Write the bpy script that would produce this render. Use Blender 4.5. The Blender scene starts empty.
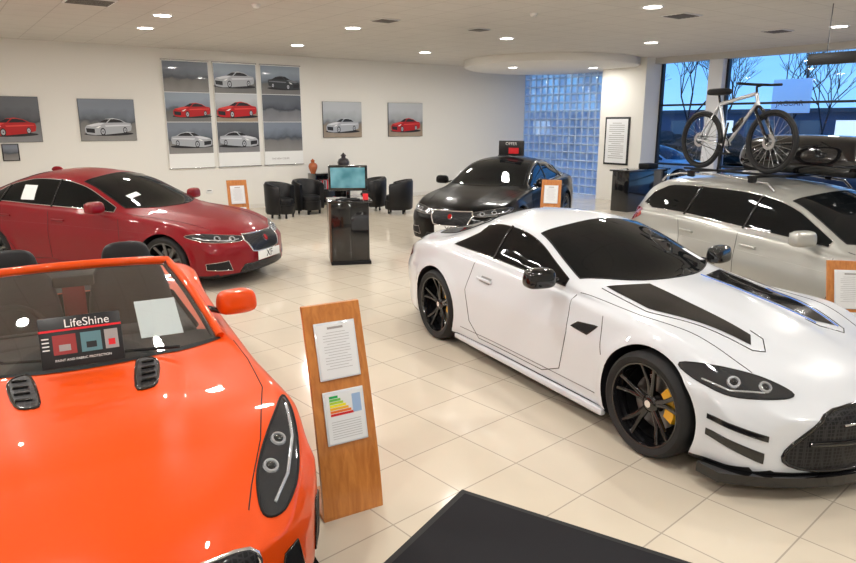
import bpy, bmesh, math, random
import numpy as np
from mathutils import Vector, Matrix
from mathutils.bvhtree import BVHTree
from mathutils.geometry import delaunay_2d_cdt
random.seed(7)
sc=bpy.context.scene
try: sc.view_settings.view_transform='Standard'
except Exception: pass
COL=sc.collection

# ------------------------------------------------------------ materials
def M(name,color=(.8,.8,.8),rough=.5,metal=0.,coat=0.,spec=.5,emit=None,es=0.,trans=0.,alpha=1.,coatr=.03,ior=1.45):
    m=bpy.data.materials.new(name); m.use_nodes=True
    b=m.node_tree.nodes['Principled BSDF']
    b.inputs['Base Color'].default_value=(*color,1)
    b.inputs['Roughness'].default_value=rough
    b.inputs['Metallic'].default_value=metal
    b.inputs['Coat Weight'].default_value=coat
    b.inputs['Coat Roughness'].default_value=coatr
    b.inputs['Specular IOR Level'].default_value=spec
    b.inputs['Transmission Weight'].default_value=trans
    b.inputs['IOR'].default_value=ior
    b.inputs['Alpha'].default_value=alpha
    if emit:
        b.inputs['Emission Color'].default_value=(*emit,1); b.inputs['Emission Strength'].default_value=es
    return m
def noise_bump(m,scale=200,strength=.05):
    nt=m.node_tree; b=nt.nodes['Principled BSDF']
    tc=nt.nodes.new('ShaderNodeTexCoord'); n=nt.nodes.new('ShaderNodeTexNoise'); n.inputs['Scale'].default_value=scale
    bp=nt.nodes.new('ShaderNodeBump'); bp.inputs['Strength'].default_value=strength
    nt.links.new(tc.outputs['Object'],n.inputs['Vector']); nt.links.new(n.outputs['Fac'],bp.inputs['Height']); nt.links.new(bp.outputs['Normal'],b.inputs['Normal'])
def clear_glass(name,tint=(1,1,1),gl=.12,gmax=.5):
    m=bpy.data.materials.new(name); m.use_nodes=True; nt=m.node_tree
    for n in list(nt.nodes): nt.nodes.remove(n)
    o=nt.nodes.new('ShaderNodeOutputMaterial'); mx=nt.nodes.new('ShaderNodeMixShader')
    t=nt.nodes.new('ShaderNodeBsdfTransparent'); g=nt.nodes.new('ShaderNodeBsdfGlossy')
    t.inputs['Color'].default_value=(*tint,1); g.inputs['Roughness'].default_value=.02
    lw=nt.nodes.new('ShaderNodeLayerWeight'); lw.inputs['Blend'].default_value=.25
    mr=nt.nodes.new('ShaderNodeMapRange'); mr.inputs['To Min'].default_value=gl*.3; mr.inputs['To Max'].default_value=gmax
    nt.links.new(lw.outputs['Fresnel'],mr.inputs['Value']); nt.links.new(mr.outputs[0],mx.inputs[0])
    nt.links.new(t.outputs[0],mx.inputs[1]); nt.links.new(g.outputs[0],mx.inputs[2]); nt.links.new(mx.outputs[0],o.inputs[0])
    return m
BLACKG=M('black_gloss',(.006,.006,.007),.12,coat=.6)
STRIPE=M('stripe_black',(.006,.006,.007),.08,coat=.5,spec=.4)
BLACKM=M('black_matte',(.010,.010,.011),.6,spec=.3)
RUBBER=M('tyre_rubber',(.015,.015,.016),.7); noise_bump(RUBBER,120,.1)
CHROME=M('chrome',(.8,.8,.82),.12,1.)
ALLOY=M('alloy_silver',(.55,.56,.58),.25,1.)
ALLOYD=M('alloy_dark',(.16,.165,.175),.3,1.)
GLASSD=M('tinted_car_glass',(.004,.005,.006),.03,coat=0,spec=.32)
LENS=M('lamp_lens',(.03,.034,.04),.05,.2,coat=1)
LAMPW=M('lamp_reflector',(.7,.74,.8),.15,.7,coat=1)
REDL=M('rear_lamp_red',(.35,.01,.01),.1,coat=1)
WHITE=M('white_plastic',(.85,.86,.85),.4)
PAPER=M('paper_white',(.82,.84,.86),.6)
SEAM=M('shut_line_dark',(.01,.01,.01),.8)
GREY=M('grey_plastic',(.12,.12,.125),.5)
DISC=M('brake_disc',(.25,.25,.26),.35,1.)
BLUEL=M('painted_blue_reflection',(.03,.18,.75),.3,coat=.5)  # blue colour standing in for window light reflected on the bonnet

# ------------------------------------------------------------ mesh helpers
def link(o,parent=None):
    COL.objects.link(o)
    if parent: o.parent=parent
    return o
def empty(name,loc=(0,0,0),rz=0.):
    e=bpy.data.objects.new(name,None); e.empty_display_size=.1; e.location=loc; e.rotation_euler=(0,0,rz); COL.objects.link(e); return e
def mesh(name,verts,faces,mats,parent=None,smooth=True,idx=None,sharp=None):
    me=bpy.data.meshes.new(name); me.from_pydata([tuple(v) for v in verts],[],faces)
    if not isinstance(mats,(list,tuple)): mats=[mats]
    for m in mats: me.materials.append(m)
    if idx is not None: me.polygons.foreach_set('material_index',idx)
    me.polygons.foreach_set('use_smooth',[smooth]*len(me.polygons))
    if smooth and sharp: me.set_sharp_from_angle(angle=math.radians(sharp))
    me.update()
    o=bpy.data.objects.new(name,me); return link(o,parent)
def from_bm(name,bm,mat,parent=None,smooth=True,sharp=35):
    bmesh.ops.recalc_face_normals(bm,faces=bm.faces[:])
    me=bpy.data.meshes.new(name); bm.to_mesh(me); bm.free()
    for m in (mat if isinstance(mat,(list,tuple)) else [mat]): me.materials.append(m)
    me.polygons.foreach_set('use_smooth',[smooth]*len(me.polygons))
    if smooth and sharp: me.set_sharp_from_angle(angle=math.radians(sharp))
    o=bpy.data.objects.new(name,me); return link(o,parent)
def box(name,size,loc,mat,parent=None,bevel=.0,rot=(0,0,0),seg=2,taper=None,top_only=False):
    bm=bmesh.new(); bmesh.ops.create_cube(bm,size=1)
    for v in bm.verts:
        if taper and v.co.z>0: v.co.x*=taper[0]; v.co.y*=taper[1]
        v.co.x*=size[0]; v.co.y*=size[1]; v.co.z*=size[2]
    if bevel>0: bmesh.ops.bevel(bm,geom=bm.edges[:],offset=bevel,segments=seg,affect='EDGES',profile=.5)
    mt=Matrix.Translation(loc)@Matrix.Rotation(rot[2],4,'Z')@Matrix.Rotation(rot[1],4,'Y')@Matrix.Rotation(rot[0],4,'X')
    bmesh.ops.transform(bm,matrix=mt,verts=bm.verts[:])
    return from_bm(name,bm,mat,parent)
def pillow(name,size,loc,mat,parent=None,rot=(0,0,0),taper=(1,1),lv=2):
    bm=bmesh.new(); bmesh.ops.create_cube(bm,size=1)
    bmesh.ops.subdivide_edges(bm,edges=bm.edges[:],cuts=1,use_grid_fill=True)
    for v in bm.verts:
        if v.co.z>0: v.co.x*=taper[0]; v.co.y*=taper[1]
        v.co.x*=size[0]; v.co.y*=size[1]; v.co.z*=size[2]
    mt=Matrix.Translation(loc)@Matrix.Rotation(rot[2],4,'Z')@Matrix.Rotation(rot[1],4,'Y')@Matrix.Rotation(rot[0],4,'X')
    bmesh.ops.transform(bm,matrix=mt,verts=bm.verts[:])
    o=from_bm(name,bm,mat,parent,sharp=None)
    s=o.modifiers.new('s','SUBSURF'); s.levels=lv; s.render_levels=lv
    return o
def tube(name,polys,r,mat,parent=None,cyclic=False,res=3):
    cu=bpy.data.curves.new(name,'CURVE'); cu.dimensions='3D'; cu.bevel_depth=r; cu.bevel_resolution=res; cu.use_fill_caps=True
    if len(polys) and not isinstance(polys[0],(list,tuple)): polys=[polys]
    elif len(polys) and len(polys[0])==3 and isinstance(polys[0][0],(int,float)): polys=[polys]
    for P in polys:
        s=cu.splines.new('POLY'); s.points.add(len(P)-1)
        for i,p in enumerate(P): s.points[i].co=(p[0],p[1],p[2],1)
        s.use_cyclic_u=cyclic; s.use_smooth=True
    cu.materials.append(mat)
    o=bpy.data.objects.new(name,cu); return link(o,parent)
def lathe(name,prof,mat,parent=None,n=40,axis='Z',loc=(0,0,0),sgn=1,closed=False,sharp=40):
    vs=[];fs=[]
    k=len(prof)
    for i in range(n):
        a=2*math.pi*i/n
        for r,h in prof:
            if axis=='Z': p=(r*math.cos(a),r*math.sin(a),h)
            else: p=(r*math.cos(a),h*sgn,r*math.sin(a))
            vs.append((p[0]+loc[0],p[1]+loc[1],p[2]+loc[2]))
    for i in range(n):
        j=(i+1)%n
        for q in range(k if closed else k-1):
            q2=(q+1)%k
            fs.append((i*k+q,j*k+q,j*k+q2,i*k+q2))
    o=mesh(name,vs,fs,mat,parent)
    bm=bmesh.new(); bm.from_mesh(o.data); bmesh.ops.remove_doubles(bm,verts=bm.verts[:],dist=1e-5); bmesh.ops.recalc_face_normals(bm,faces=bm.faces[:]); bm.to_mesh(o.data); bm.free()
    o.data.set_sharp_from_angle(angle=math.radians(sharp))
    return o
def text(name,s,size,loc,rot,mat,parent=None,ext=.001,align='CENTER'):
    cu=bpy.data.curves.new(name,'FONT'); cu.body=s; cu.size=size; cu.extrude=ext; cu.align_x=align; cu.align_y='CENTER'
    cu.materials.append(mat); o=bpy.data.objects.new(name,cu); o.location=loc; o.rotation_euler=rot; return link(o,parent)

# ------------------------------------------------------------ curve interpolation
def pchip(x,y,X):
    x=np.asarray(x,float);y=np.asarray(y,float);X=np.clip(X,x[0],x[-1])
    h=np.diff(x);h[h<1e-9]=1e-9;dl=np.diff(y)/h;n=len(x);d=np.zeros(n)
    d[0]=dl[0];d[-1]=dl[-1]
    for k in range(1,n-1):
        if dl[k-1]*dl[k]>0:
            w1=2*h[k]+h[k-1];w2=h[k]+2*h[k-1]
            d[k]=(w1+w2)/(w1/dl[k-1]+w2/dl[k])
    i=np.clip(np.searchsorted(x,X,side='right')-1,0,n-2)
    t=(X-x[i])/h[i]
    return (2*t**3-3*t**2+1)*y[i]+(t**3-2*t**2+t)*h[i]*d[i]+(-2*t**3+3*t**2)*y[i+1]+(t**3-t**2)*h[i]*d[i+1]
def cfn(pts,L,sig=.06):
    G=np.linspace(-.3,L+.3,900);dx=G[1]-G[0]
    v=pchip([p[0] for p in pts],[p[1] for p in pts],G)
    k=int(.3/dx)
    s0=(v[k+8]-v[k+2])/(6*dx); s1=(v[-k-3]-v[-k-9])/(6*dx)
    v[:k]=v[k]+(G[:k]-G[k])*s0; v[-k:]=v[-k-1]+(G[-k:]-G[-k-1])*s1
    r=int(3*sig/dx);kk=np.exp(-.5*((np.arange(-r,r+1)*dx)/sig)**2);kk/=kk.sum()
    vp=np.pad(v,r,mode='edge');sm=np.convolve(vp,kk,mode='valid')
    return lambda x:float(np.interp(x,G,sm))
def catmull(P,n=6):
    out=[];N=len(P)
    for i in range(N):
        p0,p1,p2,p3=P[i-1],P[i],P[(i+1)%N],P[(i+2)%N]
        for k in range(n):
            t=k/n
            out.append(.5*((2*p1)+(p2-p0)*t+(2*p0-5*p1+4*p2-p3)*t*t+(3*p1-p0-3*p2+p3)*t**3))
    return out
def resample(P,res,closed=True):
    out=[];N=len(P)
    for i in range(N if closed else N-1):
        a=P[i];b=P[(i+1)%N];k=max(1,int((b-a).length/res+.5))
        for j in range(k): out.append(a.lerp(b,j/k))
    if not closed: out.append(P[-1])
    return out
def sstep(t):
    t=min(1.,max(0.,t)); return t*t*(3-2*t)

# ------------------------------------------------------------ car class
class Car: pass
SUBS=[3,3,3,4,5,5,4,4,4,4,8,8]
def make_car(name,S,nose,heading,paint):
    c=Car(); c.S=S; L=S['L']; c.L=L
    hx,hy=heading; n=math.hypot(hx,hy); hx/=n;hy/=n
    c.root=empty(name,(nose[0],nose[1],0),math.atan2(-hy,-hx)); c.paint=paint
    F={k:cfn(S[k],L,S.get('sig',.06)) for k in ('zt','ze','ye','zs','ys','ym','yl')}
    c.F=F; zb=S['zb']; zm=S.get('zm',.60)
    def section(x):
        yl,ym,ys,zs,ye,ze,zt=[F[k](x) for k in('yl','ym','ys','zs','ye','ze','zt')]
        zmm=min(zm,zs-.08)
        zg=zs+.03; yg=max(ys-.055,ye+.02)
        ze2=max(ze,zg+.006); zt2=max(zt,ze2+.004)
        C=[(0,zb),(.5*yl,zb),(yl-.05,zb+.004),(yl,zb+.07),(yl+(ym-yl)*.55,zb+.07+(zmm-zb-.07)*.5),(ym,zmm),(ys+(ym-ys)*.45,zmm+(zs-zmm)*.62),(ys,zs),(yg,zg),
           ((yg+ye)/2+.012,(zg+ze2)/2),(ye,ze2),(.6*ye,zt2-(zt2-ze2)*.36),(0,zt2)]
        C.append((-.6*ye,zt2-(zt2-ze2)*.36))
        C=np.array(C);t=np.concatenate([[0],np.cumsum(np.hypot(*np.diff(C,axis=0).T))])
        T=[]
        for i,s in enumerate(SUBS):
            for j in range(s): T.append(t[i]+(t[i+1]-t[i])*j/s)
        T.append(t[12]);T=np.array(T)
        return pchip(t,C[:,0],T),pchip(t,C[:,1],T)
    xs=list(np.arange(.18,L-.15,.03))
    r0=.18;r1=.15
    xs=[r0*(1-math.cos(a)) for a in np.linspace(0,math.pi/2,9)][:-1]+xs
    xs=xs+[L-r1+r1*math.sin(a) for a in np.linspace(0,math.pi/2,8)][0:]
    bow=S.get('bow',.38);bowr=S.get('bowr',.18);fz=S.get('zc',.42)
    W=S['wheels'];R=S['R'];BU=S.get('bulge')
    verts=[];rings=[]
    def warp(x,y,z):
        ay=abs(y)/.95
        if BU and .2<x<1.7 and abs(y)<F['ye'](x) and z>F['zs'](x)-.03:
            amp,ya,yb=BU; yc=ya+(yb-ya)*(x-.2)/1.2
            z+=amp*sstep((yc-abs(y))/.11+.5)*sstep((x-.2)/.4)*(1-sstep((x-1.25)/.35))
        if x<1.0: x=x+bow*ay**2.3*(1-x)**2
        if x>L-.8: x=x-bowr*ay**2.3*((x-(L-.8))/.8)**2
        if abs(y)>.6:
            for wx in W:
                dd=math.hypot(x-wx,z-R); y+=math.copysign(.02*math.exp(-((dd-(R+.055))/.045)**2),y)
        return (x,y,z)
    def ring(x,scale,xo=None,zc=fz):
        Y,Z=section(x)
        h=[(float(a)*scale,zc+(float(b)-zc)*scale) for a,b in zip(Y,Z)]
        full=h+[(-a,b) for a,b in h[-2:0:-1]]
        st=len(verts)
        for a,b in full: verts.append(warp(x if xo is None else xo,a,b))
        return list(range(st,st+len(full)))
    s0=S.get('s0',.86);s1=.86
    rings=[]
    zc1=.62
    for sc_ in (.15,.4,.62): rings.append(ring(0,sc_*s0/.86*.98,-.03*(1-(sc_/.86)**2)-.0))
    for x in xs:
        s=1.;zc=fz
        if x<r0: s=s0+(1-s0)*math.sqrt(max(0,1-(1-x/r0)**2))
        if x>L-r1: s=s1+(1-s1)*math.sqrt(max(0,1-((x-(L-r1))/r1)**2)); zc=zc1
        rings.append(ring(x,s,None,zc))
    for sc_ in (.62,.4,.15): rings.append(ring(L,sc_,L+.02*(1-(sc_/.86)**2),zc1))
    faces=[];m=len(rings[0])
    for a,b in zip(rings[:-1],rings[1:]):
        for i in range(m):
            j=(i+1)%m; faces.append((a[i],b[i],b[j],a[j]))
    faces.append(tuple(rings[0])); faces.append(tuple(reversed(rings[-1])))
    bm=bmesh.new(); bv=[bm.verts.new(v) for v in verts]
    for f in faces: bm.faces.new([bv[i] for i in f])
    bmesh.ops.recalc_face_normals(bm,faces=bm.faces[:]); bm.normal_update()
    bm.verts.index_update()
    c.vn=[v.normal.copy() for v in bm.verts]; c.vc=[v.co.copy() for v in bm.verts]
    c.polys=[[v.index for v in f.verts] for f in bm.faces]
    c.bvh=BVHTree.FromPolygons(c.vc,c.polys)
    for f in bm.faces:
        f.smooth=True
        zc=f.calc_center_median().z
        if zc<zb+.045: f.material_index=1
    me=bpy.data.meshes.new('body'); bm.to_mesh(me); bm.free()
    me.materials.append(paint); me.materials.append(BLACKM)
    body=bpy.data.objects.new('body',me); link(body,c.root)
    cb=bmesh.new()
    for wx in W:
        for sg in (1,-1):
            mt=Matrix.Translation((wx,sg*.90,R))@Matrix.Rotation(math.pi/2,4,'X')
            bmesh.ops.create_cone(cb,cap_ends=True,segments=64,radius1=R+.045,radius2=R+.045,depth=.66,matrix=mt)
    if 'cockpit' in S:
        x0,x1,yy,z0=S['cockpit']
        b2=bmesh.new(); bmesh.ops.create_cube(b2,size=1)
        for v in b2.verts:
            v.co.x=(x0+x1)/2+v.co.x*(x1-x0); v.co.y*=2*yy; v.co.z=(z0+1.6)/2+v.co.z*(1.6-z0)
        bmesh.ops.bevel(b2,geom=[e for e in b2.edges if abs(e.verts[0].co.z-e.verts[1].co.z)>.5],offset=.15,segments=6,affect='EDGES',profile=.5)
        tmp=bpy.data.meshes.new('t'); b2.to_mesh(tmp); b2.free(); cb.from_mesh(tmp); bpy.data.meshes.remove(tmp)
    for f in cb.faces: f.material_index=1
    bmesh.ops.recalc_face_normals(cb,faces=cb.faces[:])
    cm=bpy.data.meshes.new('cut'); cb.to_mesh(cm); cb.free(); cm.materials.append(paint); cm.materials.append(BLACKM)
    co=bpy.data.objects.new('cut',cm); COL.objects.link(co); co.matrix_world=Matrix.Identity(4)
    body.parent=None
    md=body.modifiers.new('b','BOOLEAN'); md.operation='DIFFERENCE'; md.object=co; md.solver='EXACT'
    bpy.context.view_layer.update()
    dg=bpy.context.evaluated_depsgraph_get()
    nm=bpy.data.meshes.new_from_object(body.evaluated_get(dg))
    body.modifiers.clear(); body.data=nm; nm.name='body'
    nm.polygons.foreach_set('use_smooth',[True]*len(nm.polygons)); nm.set_sharp_from_angle(angle=math.radians(50))
    bpy.data.objects.remove(co); bpy.data.meshes.remove(cm); bpy.data.meshes.remove(me)
    body.parent=c.root; c.body=body
    return c
def hit(c,o,D):
    h,nr,i,ds=c.bvh.ray_cast(o,D)
    if h is None:
        h,nr,i,ds=c.bvh.find_nearest(o+D*3)
    ids=c.polys[i]; w=0;nn=Vector((0,0,0))
    if len(ids)<=6:
        for k in ids:
            ww=1/((c.vc[k]-h).length_squared+1e-6); nn+=c.vn[k]*ww
        nn.normalize()
    else: nn=nr.copy()
    if nn.dot(D)>0 and nr.dot(D)>0: nn=-nn
    return h,nn
def inpoly(x,y,P):
    r=False;j=len(P)-1
    for i in range(len(P)):
        if (P[i][1]>y)!=(P[j][1]>y) and x<(P[j][0]-P[i][0])*(y-P[i][1])/(P[j][1]-P[i][1])+P[i][0]: r=not r
        j=i
    return r
def decal(c,name,pts,d,mat,off=.006,res=.035,both=False,smooth=0,trim=None,tr=.006,side=None):
    objs=[]
    for sg in (side if side else ((1,-1) if both else (1,))):
        P=[Vector((p[0],p[1]*sg,p[2])) for p in pts]; D=Vector((d[0],d[1]*sg,d[2])).normalized()
        if smooth: P=catmull(P,smooth)
        P=resample(P,res)
        up=Vector((0,0,1)) if abs(D.z)<.9 else Vector((1,0,0))
        U=D.cross(up).normalized();V=U.cross(D).normalized()
        uv=[(p.dot(U),p.dot(V)) for p in P]; base=sum(p.dot(D) for p in P)/len(P)
        x0=min(a for a,b in uv);x1=max(a for a,b in uv);y0=min(b for a,b in uv);y1=max(b for a,b in uv)
        vs=[Vector(a) for a in uv]; n=len(vs); ed=[(i,(i+1)%n) for i in range(n)]
        gx=x0+res*.5
        while gx<x1:
            gy=y0+res*.5
            while gy<y1:
                if inpoly(gx,gy,uv) and min((gx-a)**2+(gy-b)**2 for a,b in uv)>(res*.45)**2: vs.append(Vector((gx,gy)))
                gy+=res
            gx+=res
        out=delaunay_2d_cdt(vs,ed,[],1,1e-5)
        co=[];nr=[]
        for v in out[0]:
            o=U*v.x+V*v.y+D*(base-3); h,nn=hit(c,o,D); co.append(h+nn*off); nr.append(nn)
        fs=[]
        for f in out[2]:
            f=list(f); fn=(co[f[1]]-co[f[0]]).cross(co[f[2]]-co[f[0]])
            if fn.dot(nr[f[0]])<0: f.reverse()
            fs.append(f)
        ob=mesh(name,co,fs,mat,c.root)
        try: ob.data.normals_split_custom_set_from_vertices([tuple(x) for x in nr])
        except Exception: pass
        objs.append(ob)
        if trim:
            loop=[]
            for a,b in uv:
                h,nn=hit(c,U*a+V*b+D*(base-3),D); loop.append(tuple(h+nn*.003))
            tube(name+'_trim',[loop],tr,trim,c.root,cyclic=True,res=2)
    return objs
def seam(c,name,lines,d,r=.0035,mat=None,both=True,off=0.,side=None):
    out=[]
    for ln in lines:
        for sg in (side if side else ((1,-1) if both else (1,))):
            P=resample([Vector((p[0],p[1]*sg,p[2])) for p in ln],.03,False);D=Vector((d[0],d[1]*sg,d[2])).normalized()
            l=[]
            for p in P:
                h,nn=hit(c,p-D*3,D); l.append(tuple(h+nn*off))
            out.append(l)
    return tube(name,out,r,mat or SEAM,c.root,res=1)
def wheel(c,x,side,R=.34,rimmat=ALLOY,nsp=5,pair=True,cal=None,yo=.93,style=0,name='wheel'):
    yc=side*(yo-.13); root=empty(name,(x,yc,R)); root.parent=c.root; p=root
    rr=R-.075
    lathe('tyre',[(rr,.115),(rr+.02,.13),(rr+.045,.134),(R-.012,.12),(R,.09),(R,-.09),(R-.012,-.12),(rr+.03,-.13),(rr,-.115)],RUBBER,p,56,'Y',sgn=side)
    lathe('rim_barrel',[(rr+.004,.122),(rr-.006,.12),(rr-.014,.10),(rr-.02,.05),(rr-.03,-.10),(.02,-.10)],rimmat,p,56,'Y',sgn=side)
    lathe('barrel_inner',[(rr-.024,.02),(rr-.034,-.095),(.02,-.095)],BLACKM,p,40,'Y',sgn=side)
    lathe('brake_disc',[(.07,.0),(.175,.0),(.175,-.025),(.07,-.025)],DISC,p,40,'Y',sgn=side)
    vs=[];fs=[]
    def spoke(a0,a1,w0,w1):
        st=len(vs)
        for (r,a,w,yt,th) in ((.035,a0,w0,.062,.03),(.5*(rr+.03),(a0+a1)/2,(w0+w1)*.42,.072,.028),(rr-.008,a1,w1,.102,.02)):
            cx,cz=r*math.cos(a),r*math.sin(a);tx,tz=-math.sin(a),math.cos(a)
            for s,yy in ((-1,yt-th),(-1,yt-.005),(-.5,yt),(.5,yt),(1,yt-.005),(1,yt-th)):
                vs.append((cx+tx*w*s,yy*side,cz+tz*w*s))
        for k in range(2):
            for i in range(6):
                j=(i+1)%6; fs.append((st+k*6+i,st+k*6+j,st+k*6+6+j,st+k*6+6+i))
    for k in range(nsp):
        a=2*math.pi*k/nsp+.3
        if pair:
            d=.62/nsp*1.6
            spoke(a-.06,a-d,.018,.014);spoke(a+.06,a+d,.018,.014)
        else: spoke(a,a,.028,.02)
    o=mesh('spokes',vs,fs,rimmat,p)
    bm=bmesh.new();bm.from_mesh(o.data);bmesh.ops.recalc_face_normals(bm,faces=bm.faces[:]);bm.to_mesh(o.data);bm.free();o.data.set_sharp_from_angle(angle=.6)
    lathe('hub_cap',[(0,.075),(.03,.074),(.05,.068),(.062,.055),(.062,.02)],rimmat,p,24,'Y',sgn=side)
    lathe('centre_badge',[(0,.079),(.024,.078),(.026,.072)],CHROME if rimmat!=ALLOY else BLACKG,p,20,'Y',sgn=side)
    if cal:
        vs=[];fs=[]
        A=[math.radians(t) for t in (130,145,160,175,190,205)]
        for a in A:
            for r,yy in ((.115,.045),(.185,.045),(.195,.02),(.195,-.04),(.115,-.04)): vs.append((r*math.cos(a),yy*side,r*math.sin(a)))
        for k in range(len(A)-1):
            for i in range(5): j=(i+1)%5; fs.append((k*5+i,k*5+j,k*5+5+j,k*5+5+i))
        fs.append((0,1,2,3,4));fs.append(tuple(range(29,24,-1)))
        mesh('brake_caliper',vs,fs,cal,p,smooth=False)
def mirrors(c,x,y,z,mat,s=1.):
    for sg in (1,-1):
        pillow('door_mirror',(.15*s,.25*s,.155*s),(x,sg*y,z),mat,c.root,rot=(0,0,sg*-.15),taper=(.8,.9))
        box('mirror_stalk',(.06,.14,.03),(x+.02,sg*(y-.12),z-.05),BLACKG,c.root,.01,rot=(sg*-.35,0,0))
        box('mirror_glass',(.004,.17*s,.10*s),(x+.068*s,sg*y,z),CHROME,c.root,.0015,rot=(0,0,sg*-.15))
def side_glass(c,x0,x1,rear=None,lo=.05,hi=.018,trim=CHROME,mat=GLASSD):
    F=c.F;P=[];n=26
    for i in range(n+1):
        x=x0+(x1-x0)*i/n;P.append((x,.7,F['zs'](x)+lo))
    if rear: P+=[(a,.7,b) for a,b in rear]
    top=[]
    xe=rear[-1][0] if rear else x1
    for i in range(n+1):
        x=xe+(x0-xe)*i/n;z=F['ze'](x)-hi
        if z>F['zs'](x)+lo+.012: top.append((x,.7,z))
    P+=top[(1 if rear else 0):]
    decal(c,'side_window',P,(0,-1,0),mat,off=.006,both=True,trim=trim,tr=.006)
def screen(c,name,xb_c,xb_e,xh,inset=.035,mat=GLASSD,bowh=.05,rear=False):
    F=c.F;P=[];n=14;sgn=-1 if rear else 1
    def yy(x): return F['ye'](x)-inset
    yb=yy(xb_e);yh=yy(xh)
    for i in range(n+1):
        t=-1+2*i/n;P.append((xb_c+(xb_e-xb_c)*t*t,yb*t,1.))
    for i in range(1,n):
        x=xb_e+(xh-xb_e)*i/n;P.append((x,yy(x),1.2))
    for i in range(n+1):
        t=1-2*i/n;P.append((xh-sgn*bowh*(1-t*t),yh*t,1.3))
    for i in range(1,n):
        x=xh+(xb_e-xh)*i/n;P.append((x,-yy(x),1.2))
    decal(c,name,P,(0,0,-1),mat,off=.006,trim=BLACKM,tr=.006)

def paint(name,col,metal=0.,rough=.35,coat=1.,spec=.5):
    return M(name,col,rough,metal,coat=coat,coatr=.02,spec=spec)
P_WHITE=paint('paint_white',(.71,.745,.80),0,.3)
P_ORANGE=paint('paint_orange',(.80,.075,.002),0,.4,.8,.2)
P_RED=paint('paint_red',(.21,.002,.008),.0,.4,.55,.2)
P_BLACK=paint('paint_black',(.0015,.0015,.002),0,.3,.38,.12)
P_SILVER=paint('paint_silver',(.50,.50,.47),.5,.35)
P_BLUE=paint('paint_dark_blue',(.03,.05,.09),.3,.35)

def mesh_grille(name,col=(.004,.004,.005),sc_=45):
    m=M(name,col,.4,coat=.1,spec=.3); nt=m.node_tree;b=nt.nodes['Principled BSDF']
    tc=nt.nodes.new('ShaderNodeTexCoord')
    v=nt.nodes.new('ShaderNodeTexVoronoi');v.inputs['Scale'].default_value=sc_;v.feature='DISTANCE_TO_EDGE';v.inputs['Randomness'].default_value=.0
    r=nt.nodes.new('ShaderNodeValToRGB');r.color_ramp.elements[0].position=.08;r.color_ramp.elements[0].color=(.025,.025,.028,1);r.color_ramp.elements[1].position=.16;r.color_ramp.elements[1].color=(*col,1)
    nt.links.new(tc.outputs['Object'],v.inputs['Vector']);nt.links.new(v.outputs['Distance'],r.inputs[0]);nt.links.new(r.outputs[0],b.inputs['Base Color'])
    return m
GRILLE=mesh_grille('grille_mesh')
def projectors(c,items,d,R=.044):
    for sg in (1,-1):
        for (a,b_,z_) in items:
            D=Vector((d[0],d[1]*sg,d[2])).normalized();h,nn=hit(c,Vector((a,b_*sg,z_))-D*2,D)
            o=lathe('headlamp_projector',[(0,.010),(R*.3,.012),(R*.62,.006),(R*.70,.012),(R*.9,.012),(R,.002),(R*1.05,-.004)],LAMPW,c.root,24,'Z');o.location=h+nn*.004;o.rotation_mode='QUATERNION';o.rotation_quaternion=nn.to_track_quat('Z','Y')
            o=lathe('projector_lens',[(0,.016),(R*.3,.0145),(R*.55,.009),(R*.6,.004)],BLACKG,c.root,20,'Z');o.location=h+nn*.005;o.rotation_mode='QUATERNION';o.rotation_quaternion=nn.to_track_quat('Z','Y')

# ================================================================= white coupe
S_XK=dict(L=4.79,zb=.13,R=.345,wheels=(.93,3.682),zm=.58,bow=.42,bowr=.28,zc=.40,bulge=(.014,.17,.25),
 zt=[(0,.52),(.12,.62),(.4,.735),(.9,.85),(1.3,.92),(1.62,.965),(1.9,1.09),(2.2,1.215),(2.5,1.295),(2.85,1.325),(3.2,1.305),(3.6,1.22),(4.0,1.09),(4.35,.99),(4.6,.95),(4.79,.87)],
 ze=[(0,.49),(.4,.70),(.9,.81),(1.4,.865),(1.8,.92),(2.1,1.03),(2.4,1.15),(2.7,1.215),(3.0,1.225),(3.3,1.17),(3.7,1.04),(4.0,.965),(4.4,.92),(4.79,.82)],
 ye=[(0,.5),(.4,.62),(1.0,.68),(1.7,.735),(2.1,.68),(2.5,.60),(3.0,.575),(3.5,.58),(4.0,.59),(4.4,.60),(4.79,.56)],
 zs=[(0,.46),(.4,.66),(.9,.80),(1.3,.81),(1.9,.835),(2.6,.86),(3.2,.89),(3.68,.92),(4.2,.88),(4.79,.74)],
 ys=[(0,.74),(.4,.80),(.9,.87),(1.5,.84),(2.0,.83),(2.8,.82),(3.3,.86),(3.7,.895),(4.3,.82),(4.79,.68)],
 ym=[(0,.82),(.4,.89),(.9,.94),(1.6,.905),(2.4,.895),(3.2,.92),(3.7,.95),(4.3,.88),(4.79,.76)],
 yl=[(0,.82),(.5,.89),(.9,.925),(1.5,.90),(2.5,.90),(3.6,.93),(4.3,.86),(4.79,.72)])
h_w=(.474,-.88)
xk=make_car('sports_coupe',S_XK,(2.63,3.60),h_w,P_WHITE)
side_glass(xk,1.93,3.36,rear=[(3.52,.965),(3.47,.995),(3.28,1.10)],lo=.055,hi=.02,trim=BLACKG)
screen(xk,'windscreen',1.55,1.86,2.50)
screen(xk,'rear_window',4.42,4.25,3.35,rear=True,inset=.06)
seam(xk,'door_shut_lines',[[(1.78,.9,.86),(1.74,.9,.6),(1.80,.9,.3),(2.0,.9,.22),(2.9,.9,.22),(3.06,.9,.34),(3.14,.9,.62),(3.08,.9,.89)],[(1.35,.9,.55),(1.42,.9,.80)]],(0,-1,0),.003)
seam(xk,'b_pillar',[[(2.92,.7,.92),(2.86,.7,1.21)]],(0,-1,0),.012,BLACKG,off=.006)
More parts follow.
